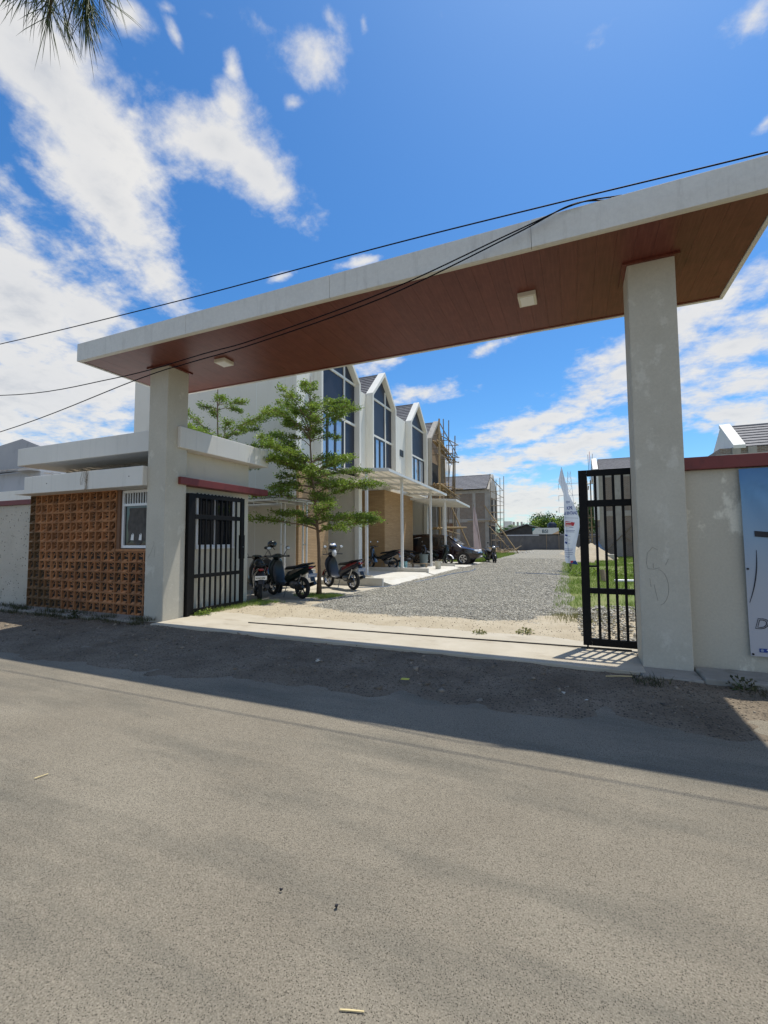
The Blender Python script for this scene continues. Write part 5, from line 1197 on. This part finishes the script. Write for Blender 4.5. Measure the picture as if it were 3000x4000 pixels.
def motorcycle(label, loc, heading, body, accent, rim=None, moped=False, inner=None, plate=None, white=False, group='parked motorcycles'):
    b = thing('motorcycle', label, 'motorcycle', loc, math.radians(heading), group)
    W_ = dict(world=False); inner = inner or M_blackp; rim = rim or M_blackp; r = .275
    wheel_parts(b, .63, r, r, .085, 5, rim); wheel_parts(b, -.63, r, r, .095, 5, rim)
    for s in (-1, 1): MB().tube([(.63, s * .065, .275), (.56, s * .065, .50), (.50, s * .05, .70)], [.024, .024, .028], 8).build('fork', M_steel, b, smooth='s', **W_)
    f = MB()
    rings = []
    for i in range(9):
        a = math.radians(15 + i * 17); rings.append([Vector((.63 + math.cos(a) * q, y, r + math.sin(a) * q)) for q, y in ((r + .022, -.062), (r + .045, -.03), (r + .05, 0), (r + .045, .03), (r + .022, .062), (r + .018, .05), (r + .03, 0), (r + .018, -.05))])
    f.loft(rings).build('front_fender', accent, b, smooth='s', **W_)
    if moped:
        path_loft([(.52, .98, .07, .06), (.50, .86, .13, .10), (.47, .72, .16, .08), (.42, .55, .20, .05), (.36, .40, .21, .04), (.30, .30, .18, .03)]).build('leg_shield', body, b, smooth='s', **W_)
        path_loft([(.44, .70, .05, .06), (.20, .50, .06, .07), (-.02, .52, .08, .08), (-.12, .6, .1, .08)]).build('frame_cover', body, b, smooth='s', **W_)
    else:
        path_loft([(.50, .96, .09, .07), (.545, .86, .16, .085), (.555, .74, .195, .085), (.50, .60, .205, .07), (.42, .46, .20, .055), (.36, .34, .19, .04)]).build('front_apron', body, b, smooth='s', **W_)
        path_loft([(.40, .93, .07, .03), (.42, .78, .17, .03), (.38, .58, .19, .03), (.31, .40, .19, .03), (.24, .33, .18, .03), (-.02, .315, .17, .035), (-.14, .34, .15, .05)]).build('leg_shield', M_whitep if white else inner, b, smooth='s', **W_)
    path_loft([(-.08, .44, .13, .12), (-.2, .56, .155, .13), (-.42, .62, .155, .115), (-.7, .70, .125, .085), (-.9, .78, .08, .055), (-1.0, .82, .04, .025)]).build('rear_body', body, b, smooth='s', **W_)
    for s in (-1, 1): MB().prism([(-.25, .56), (-.95, .80), (-.98, .84), (-.55, .76), (-.28, .66)], s * .135, s * .158, 'y').build('side_panel', accent, b, bev=.006, **W_)
    path_loft([(.02, .72, .08, .025), (-.1, .75, .125, .045), (-.3, .765, .145, .05), (-.5, .79, .14, .05), (-.72, .85, .12, .045), (-.86, .87, .08, .025)]).build('seat', M_seat, b, smooth='s', **W_)
    MB().tube([(-.72, -.11, .84), (-.98, -.10, .90), (-1.03, 0, .91), (-.98, .10, .90), (-.72, .11, .84)], .014, 7).build('grab_rail', M_blackp, b, smooth='s', **W_)
    hc_ = path_loft([(.54, 1.0, .05, .05), (.48, 1.03, .13, .065), (.40, 1.04, .13, .055), (.34, 1.03, .06, .03)]).build('handlebar_cover', body, b, smooth='s', **W_)
    MB().tube([(.40, .36, 1.03), (.41, .2, 1.035), (.42, 0, 1.03), (.41, -.2, 1.035), (.40, -.36, 1.03)], [.018, .016, .014, .016, .018], 8).build('handlebar', M_blackp, b, smooth='s', **W_)
    for s in (-1, 1):
        MB().tube([(.44, s * .2, 1.05), (.43, s * .25, 1.16), (.41, s * .30, 1.22)], .006, 6).build('mirror_stalk', M_blackp, b, **W_)
        mr_ = MB().ell((.40, s * .31, 1.26), (.02, .065, .045), 12, 8).build('mirror', M_blackp, b, smooth='s', **W_)
        MB().ell((.388, s * .31, 1.26), (.012, .056, .037), 12, 8).build('mirror_glass', M_lampw, mr_, smooth='s', **W_)
        MB().tube([(.46, s * .17, 1.04), (.47, s * .34, 1.02)], .007, 5).build('brake_lever', M_chrome, b, **W_)
    MB().ell((.585 if not moped else .54, 0, .80 if not moped else .99), (.05, .10, .055), 14, 8).build('headlight', M_lampw, b, smooth='s', **W_)
    MB().ell((-.97, 0, .79), (.05, .075, .035), 12, 8).build('tail_light', M_lampr, b, smooth='s', **W_)
    MB().ell((-.35, .02, .34), (.20, .12, .12), 14, 8).build('engine_block', M_steel, b, smooth='s', **W_)
    MB().ell((-.60, .10, .30), (.16, .045, .09), 12, 8).build('drive_cover', M_blackp, b, smooth='s', **W_)
    MB().tube([(-.25, -.12, .24), (-.45, -.14, .26), (-.6, -.15, .30), (-.95, -.15, .40)], [.02, .045, .055, .05], 12).build('exhaust', M_blackp, b, smooth='s', **W_)
    MB().tube([(-.56, .12, .30), (-.72, .12, .62)], .02, 8).build('shock_absorber', M_chrome, b, smooth='s', **W_)
    path_loft([(-.92, .72, .075, .02), (-1.0, .60, .075, .012), (-1.05, .46, .07, .008)]).build('mud_flap', M_blackp, b, smooth='s', **W_)
    pb = MB().obox(Matrix.Translation((-1.03, 0, .60)) @ Matrix.Rotation(math.radians(-16), 4, 'Y'), .004, .135, .05).build('number_plate', M_paper if plate else M_inkg, b, **W_)
    t_ = link('lettering', TX['plate' if plate else 'plate_b'].copy(), M_inkk if plate else M_paper, pb); t_.data.materials.clear(); t_.data.materials.append(M_inkk if plate else M_paper)
    t_.matrix_basis = Matrix.Translation((-1.037, .115, .583)) @ Matrix.Rotation(math.radians(-16), 4, 'Y') @ Matrix(((0, 0, -1, 0), (-1, 0, 0, 0), (0, 1, 0, 0), (0, 0, 0, 1))) @ Matrix.Diagonal((.62, .8, 1, 1))
    MB().tube([(-.1, .1, .28), (-.16, .22, .02)], .012, 6).build('side_stand', M_steel, b, **W_)
    return b
motorcycle('black and red scooter with a white number plate beside the guard house corner', (-7.42, 9.16, .03), 133, M_gloss, M_redp, plate=True)
motorcycle('dark green-black scooter parked next to the thin tree trunk', (-6.98, 9.80, .03), 162, M_greenp, M_gloss)
motorcycle('black motorcycle with maroon trim under the lean-to awning', (-8.15, 10.75, .03), -38, M_gloss, M_redp, moped=True)
motorcycle('red and black scooter with white leg shield standing alone on the pale pad', (-6.60, 12.0, .035), 155, M_bluep, M_redp, rim=M_steel, inner=M_blackp)
motorcycle('dark moped parked in front of the shaded brown brick pier', (-8.35, 19.1, .15), 172, M_gloss, M_gloss, rim=M_chrome, moped=True)
motorcycle('black motorcycle facing the lane in front of the car bumper', (-4.75, 27.5, .03), -62, M_gloss, M_blackp, moped=True)
motorcycle('dark green scooter standing beside the car door', (-6.9, 23.55, .12), -14, M_greenp, M_whitep)
motorcycle('black scooter half hidden between tan brick pier and grey bin', (-8.0, 22.85, .12), 20, M_gloss, M_blackp)

def helmet(label, loc, rz, shell, tilt=0):
    h = thing('helmet', label, 'helmet', loc, rz); W_ = dict(world=False); T = Matrix.Rotation(tilt, 4, 'Y')
    m = MB(); n = 20; rings = []
    for i in range(9):
        t = math.radians(-42 + 132 * i / 8); rings.append([T @ Vector((.135 * math.cos(t) * math.cos(2 * math.pi * j / n) * (1 if math.cos(2 * math.pi * j / n) < .3 or t > .45 else .93), .118 * math.cos(t) * math.sin(2 * math.pi * j / n), .125 * math.sin(t) + .09)) for j in range(n)])
    m.loft(rings).build('shell', shell, h, smooth='s', **W_)
    if shell is M_helmb:
        q_ = MB(); rg2 = []
        for i in range(4):
            t = math.radians(40 + 26 * i / 3); rg2.append([T @ Vector((.139 * math.cos(t) * math.cos(2 * math.pi * j / n), .122 * math.cos(t) * math.sin(2 * math.pi * j / n), .129 * math.sin(t) + .09)) for j in range(n)])
        q_.loft(rg2, False).build('white_band', M_whitep, h, smooth='full', **W_)
    v = MB(); rg_ = []
    for i in range(4):
        t = math.radians(-16 + 44 * i / 3); rg_.append([T @ Vector((.146 * math.cos(t) * math.cos(a), .128 * math.cos(t) * math.sin(a), .135 * math.sin(t) + .09)) for a in [math.radians(-72 + 144 * k / 10) for k in range(11)]])
    for r in rg_: v.v += [tuple(p) for p in r]
    for i in range(3):
        for j in range(10): a = i * 11 + j; v.f.append((a, a + 1, a + 12, a + 11))
    v.build('visor', M_glass, h, smooth='full', **W_)
    MB().tube([T @ Vector((.0, .11, .02)), T @ Vector((.03, .05, -.07)), T @ Vector((.03, -.05, -.07)), T @ Vector((0, -.11, .02))], .008, 5).build('chin_strap', M_blackp, h, **W_)
helmet('blue and white helmet hung on the red scooter', (-6.98, 12.20, 1.20), math.radians(-70), M_helmb, .3)
helmet('black helmet hung high on the motorcycle mirror under the awning', (-7.98, 10.5, 1.29), math.radians(40), M_gloss, -.3)
helmet('dark grey helmet resting on the black and red scooter seat', (-7.35, 9.12, .84), math.radians(-60), M_blackp, .5)
cl2 = MB(); cl2.ell((-6.90, 12.13, 1.10), (.07, .09, .11), 14, 10).build('white_shirt_bundle', M_whitep, smooth='full', label='white cloth bundle tied over the red scooter handlebar', cat='cloth')

# ================================================================== CAR
car = thing('car', 'black people carrier parked nose out under the short carport', 'car', (-9.1, 25.2, .12))
ST = [(0.0, .45, .70, .86, 1.02, .60), (.06, .33, .78, .95, 1.40, .60), (.22, .28, .82, .98, 1.63, .60), (.6, .25, .83, .985, 1.69, .62), (1.3, .25, .83, .975, 1.71, .62), (2.0, .25, .83, .96, 1.68, .61), (2.45, .25, .83, .945, 1.60, .60), (2.8, .25, .83, .935, 1.36, .63), (3.12, .25, .83, .925, 1.08, .68),
      (3.3, .25, .825, .90, 1.0, .66), (3.7, .27, .80, .85, .91, .60), (4.0, .30, .74, .76, .82, .54), (4.15, .34, .66, .66, .70, .48), (4.2, .42, .56, .58, .60, .4)]
def car_ring(s):
    x, zb, w, be, tp, wr = s; h = [(0, zb), (w * .82, zb), (w * .97, zb + .07), (w, zb + .2), (w, (zb + be) / 2 + .1), (w * .975, be), (wr + (w * .975 - wr) * .12, tp - .13 * min(1, (tp - be) * 2)), (wr * .82, tp - .015), (0, tp)]
    return [Vector((x, y, z)) for y, z in h] + [Vector((x, -y, z)) for y, z in reversed(h[1:-1])]
bodyo = MB().loft([car_ring(s) for s in ST]).build('body', M_carp, car, smooth='s', world=False)
def st_at(x):
    for a, b in zip(ST, ST[1:]):
        if a[0] <= x <= b[0]: f = (x - a[0]) / (b[0] - a[0]); return [p + (q - p) * f for p, q in zip(a, b)]
def side_pt(x, f, s, off=.008):
    _, zb, w, be, tp, wr = st_at(x); yb_, zb_ = w * .975, be; yt, zt = wr + (w * .975 - wr) * .12, tp - .13 * min(1, (tp - be) * 2)
    return (x, s * (yb_ + (yt - yb_) * f + off), zb_ + (zt - zb_) * f)
for s in (-1, 1):
    for (xa, xb, xc, xd) in ((.30, .95, .95, .42), (1.02, 1.92, 1.92, 1.02), (1.99, 2.88, 2.42, 1.99)):
        m = MB(); n = 5
        for i in range(n + 1): f = i / n; m.v += [side_pt(xa + (xb - xa) * f, .08, s), side_pt(xd + (xc - xd) * f, .9, s)]
        for i in range(n): m.f.append((2 * i, 2 * i + 2, 2 * i + 3, 2 * i + 1))
        m.build('side_window', M_glass, bodyo, world=False)
    for x in (1.0, 1.96): MB().obox(Matrix.Translation((x + .28, s * .838, .86)), .075, .012, .014).build('door_handle', M_chrome, bodyo, world=False)
    for x in (.985, 1.955, 2.95): MB().box(x - .004, x + .004, s * .832 - .003, s * .832 + .003, .32, .93).build('door_gap', M_dark, bodyo, world=False)
    mi = MB().ell((2.75, s * .95, 1.0), (.07, .10, .07), 12, 8).build('wing_mirror', M_carp, bodyo, smooth='s', world=False)
    MB().ell((4.0, s * .58, .74), (.13, .14, .075), 14, 8).build('headlight', M_lampw, bodyo, smooth='s', world=False)
    MB().ell((.04, s * .68, 1.0), (.06, .10, .2), 12, 8).build('tail_light', M_lampr, bodyo, smooth='s', world=False)
    MB().tube([(.35, s * .785, 1.02), (.28, s * .74, 1.20), (.42, s * .69, 1.44), (.9, s * .67, 1.52)], .011, 6).build('window_trim', M_chrome, bodyo, smooth='full', world=False)
m = MB(); n = 6
for i in range(n + 1):
    f = -1 + 2 * i / n; m.v += [(3.13, f * .64, 1.085 + .012), (2.45, f * .56, 1.60 + .012)]
for i in range(n): m.f.append((2 * i, 2 * i + 2, 2 * i + 3, 2 * i + 1))
m.build('windscreen', M_glass, bodyo, world=False)
MB().box(4.13, 4.215, -.42, .42, .46, .60).build('grille', M_blackp, bodyo, bev=.02, world=False)
MB().box(4.10, 4.22, -.26, .26, .40, .47).build('number_plate', M_paper, bodyo, world=False)
MB().prism([(.0, 1.60), (.28, 1.70), (.30, 1.66), (.04, 1.56)], -.56, .56, 'y').build('spoiler', M_carp, bodyo, bev=.01, world=False)
for x in (.72, 3.38):
    for s in (-1, 1):
        Mx = Matrix.Translation((x, s * .75, .315)) @ RY
        MB().lathe([(.02, -.088), (.37, -.088), (.37, .088), (.02, .088)], 26, Mx).build('wheel_arch', M_dark, bodyo, world=False)
        w_ = MB().lathe([(.20, -.10), (.235, -.105), (.305, -.09), (.315, 0), (.305, .09), (.235, .105), (.20, .10)], 28, Mx, close=True).build('wheel', M_rubber, car, smooth='s', world=False)
        MB().lathe([(.195, -.10), (.215, -.105), (.215, .105), (.195, .10)], 28, Mx, close=True).build('rim', M_chrome, w_, smooth='s', world=False)
        MB().lathe([(.0, -.06), (.2, -.06), (.2, .06), (.0, .06)], 20, Mx).build('hub', M_dark, w_, world=False)
        for k in range(10):
            a = 2 * math.pi * (k // 2) / 5 + (.17 if k % 2 else -.17); y = s * .85
            MB().beam((x + .03 * math.cos(a), y, .315 + .03 * math.sin(a)), (x + .2 * math.cos(a), y, .315 + .2 * math.sin(a)), .03, .02, (0, 1, 0)).build('spoke', M_chrome, w_, world=False)

# ================================================================== SMALL THINGS ON THE SLABS
def bucket(label, x, y, z, r0_, r1_, h, m_, rim=True, name='bucket'):
    b = thing(name, label, 'bucket', (x, y, z))
    MB().lathe([(.001, .004), (r0_, 0), (r1_, h), (r1_ + .012, h), (r1_ + .012, h - .025), (r1_ + .002, h - .03), (r1_ - .01, h - .002), (r0_ - .008, .012), (.001, .012)], 22).build('pail', m_, b, smooth='s', world=False)
    MB().tube([(-r1_, 0, h - .03), (-r1_ * .8, .05, h * .55), (0, .08 + r1_, h * .4), (r1_ * .8, .05, h * .55), (r1_, 0, h - .03)], .005, 5).build('handle', M_steel, b, world=False)
bucket('dirty white paint bucket on the slab edge by the lane', -5.86, 19.95, .15, .12, .15, .36, M_bucketw)
bucket('tall grey green dustbin beside the carport post', -7.05, 21.45, .15, .17, .235, .62, M_binp, name='dustbin')
tc_ = thing('plastic_crate', 'pale teal plastic crate behind the carport post', 'crate', (-7.45, 19.6, .15))
ring(MB(), -.16, .16, -.13, .13, 0, .34, .015).build('crate_wall', M_tealc, tc_, world=False); MB().box(-.145, .145, -.115, .115, .005, .02).build('crate_floor', M_tealc, tc_, world=False)
MB().box(-.17, .02, -.14, .1, .345, .40).build('lid', M_inkr, tc_, bev=.01, world=False)
pk = thing('trestle', 'small wooden trestle plank on the slab before the dustbin', 'trestle', (-7.0, 20.8, .15))
MB().box(-.5, .35, -.1, .1, .16, .2).build('plank', M_wood, pk, world=False)
for x in (-.42, .27): MB().box(x, x + .05, -.08, .08, 0, .16).build('leg', M_wood, pk, world=False)
hose = [(-6.4, 12.2, .05), (-5.5, 12.6, .06), (-5.0, 13.4, .10), (-4.75, 15.0, .12), (-4.6, 17.5, .13), (-4.2, 19.5, .13), (-4.35, 21, .13)]
MB().tube(hose, .012, 6).build('hose', M_hose, smooth='full', label='thin blue hose lying along the gravel edge', cat='hose')
MB().tube([(-2.3, 18.9, .13), (-1.4, 18.7, .135), (-.6, 18.75, .12)], .012, 6).build('hose', M_hose, smooth='full', label='dark hose end crossing the gravel towards the grass', cat='hose')

# right-hand plot: sand heap, pipe, blocks, tarp
def heap(name, label, cx_, cy_, rx, ry, h, m_, seed, cat='heap'):
    n = 26; m = MB()
    for i in range(n + 1):
        for j in range(n + 1):
            u, v = -1 + 2 * i / n, -1 + 2 * j / n; r = math.hypot(u, v); nz = float(vnoise(np.array(u * 3 + 9.), np.array(v * 3 + 4.), seed))
            m.v.append((cx_ + u * rx, cy_ + v * ry, -.03 + h * max(0, 1 - r) ** .8 * (.6 + .8 * nz)))
    for i in range(n):
        for j in range(n): a = i * (n + 1) + j; m.f.append((a, a + n + 1, a + n + 2, a + 1))
    return m.build(name, m_, smooth='full', label=label, cat=cat)
heap('sand_heap', 'pale sand heap behind the gate leaf grass', 1.0, 36.5, 1.9, 3.5, 1.15, M_sand, 61); heap('sand_heap', 'low spread of pale sand where lane and grass meet', -.1, 47, 1.6, 6, .7, M_sand, 62)
heap('tarpaulin', 'crumpled blue tarpaulin beside the scaffolded house', 1.55, 38.9, .8, .8, 1.35, M_tarp, 63, 'tarpaulin')
MB().box(1.75, 2.55, 34.3, 34.7, 0, .42).build('concrete_block', M_slab, bev=.02, label='pale concrete block on the grass near the sand heap', cat='block')
MB().cyl((1.15, 16.8, .10), (3.4, 17.2, .10), .045, n=10).build('pipe', M_whitep, smooth='s', label='white plastic pipe lying on the grass', cat='pipe')
MB().cyl((.86, 17.2, .02), (.82, 17.3, .42), .10, .09, n=9).build('stump', M_wood, label='short cut stump on the grass behind the gate leaf', cat='stump')
for k, (x, y) in enumerate(((-5.9, 35.0), (.45, 29))): MB().box(x, x + .12, y, y + .12, 0, .75).build('marker_stake', M_bamboo2, bev=.01, label=['dark wooden stake in the grass before the brick house', 'wooden stake in the grass behind the feather flag'][k], cat='stake')
rb = thing('timber_pile', 'tangled pile of scrap timber and bamboo before the brick house', 'pile', (-6.6, 45, 0))
for k in range(46):
    p = Vector((random.gauss(-6.7, .7), random.gauss(44.8, .9), random.uniform(.02, .45))); a = random.uniform(0, 6.28); q = p + Vector((math.cos(a) * random.uniform(.5, 1.3), math.sin(a) * .8, random.uniform(-.2, .45))); q.z = max(.03, q.z); pole(rb, p, q, random.uniform(.02, .05), k % 3 == 0, 'scrap_pole')
rb2 = np.stack([rng.normal(-5.6, .6, 260), rng.normal(48.5, 1.8, 260), np.abs(rng.normal(.05, .08, 260))], -1); tag(stones('rubble', rb2, rng.uniform(.05, .16, 260), M_slab), 'broken pale masonry strewn before the end wall', 'rubble', kind='stuff')

# litter on the road and verge
MB().prism([(-.735, 1.333), (-.66, 1.358), (-.662, 1.361), (-.70, 1.350), (-.735, 1.337)], .003, .006, 'z').build('straw', M_straw, label='dry pale straw lying on the asphalt', cat='straw')
MB().prism([(-3.19, 1.80), (-3.17, 1.87), (-3.163, 1.868), (-3.18, 1.80)], .006, .009, 'z').build('dry_leaf', M_straw, label='narrow dry leaf on the sunlit asphalt', cat='leaf')
for i, (x, y, s) in enumerate(((-1.2, 1.66, .014), (-.94, 1.68, .012))):
    tag(stones('pebble', np.array([[x, y, .012]]), np.array([s]), M_inkk, flat=.8), ['small dark pebble with a pale top on the sunlit asphalt', 'flat dark pebble lying alone on the sunlit asphalt'][i], 'pebble')
MB().prism([(-1.72, 4.42), (-1.64, 4.44), (-1.64, 4.48), (-1.72, 4.47)], .045, .05, 'z').build('wrapper', mat('yellow_wrapper', (.55, .55, .06), .5), label='small yellow wrapper on the dirt verge', cat='litter')
for i, (x, y, s) in enumerate(((-2.9, 4.72, .075), (.05, 4.5, .02), (-.15, 4.62, .025))):
    tag(stones('stone', np.array([[x, y, .05]]), np.array([s]), M_slab, flat=.5), ['flat pale stone half buried in the verge', 'white chip of stone on the verge', 'broken pale chip on the verge near the pillar'][i], 'stone')
MB().tube([(.25, 5.32, .055), (.38, 5.36, .06), (.5, 5.40, .058)], .006, 5).build('twig', M_straw, label='bleached twig on the verge by the gate shadow', cat='twig')
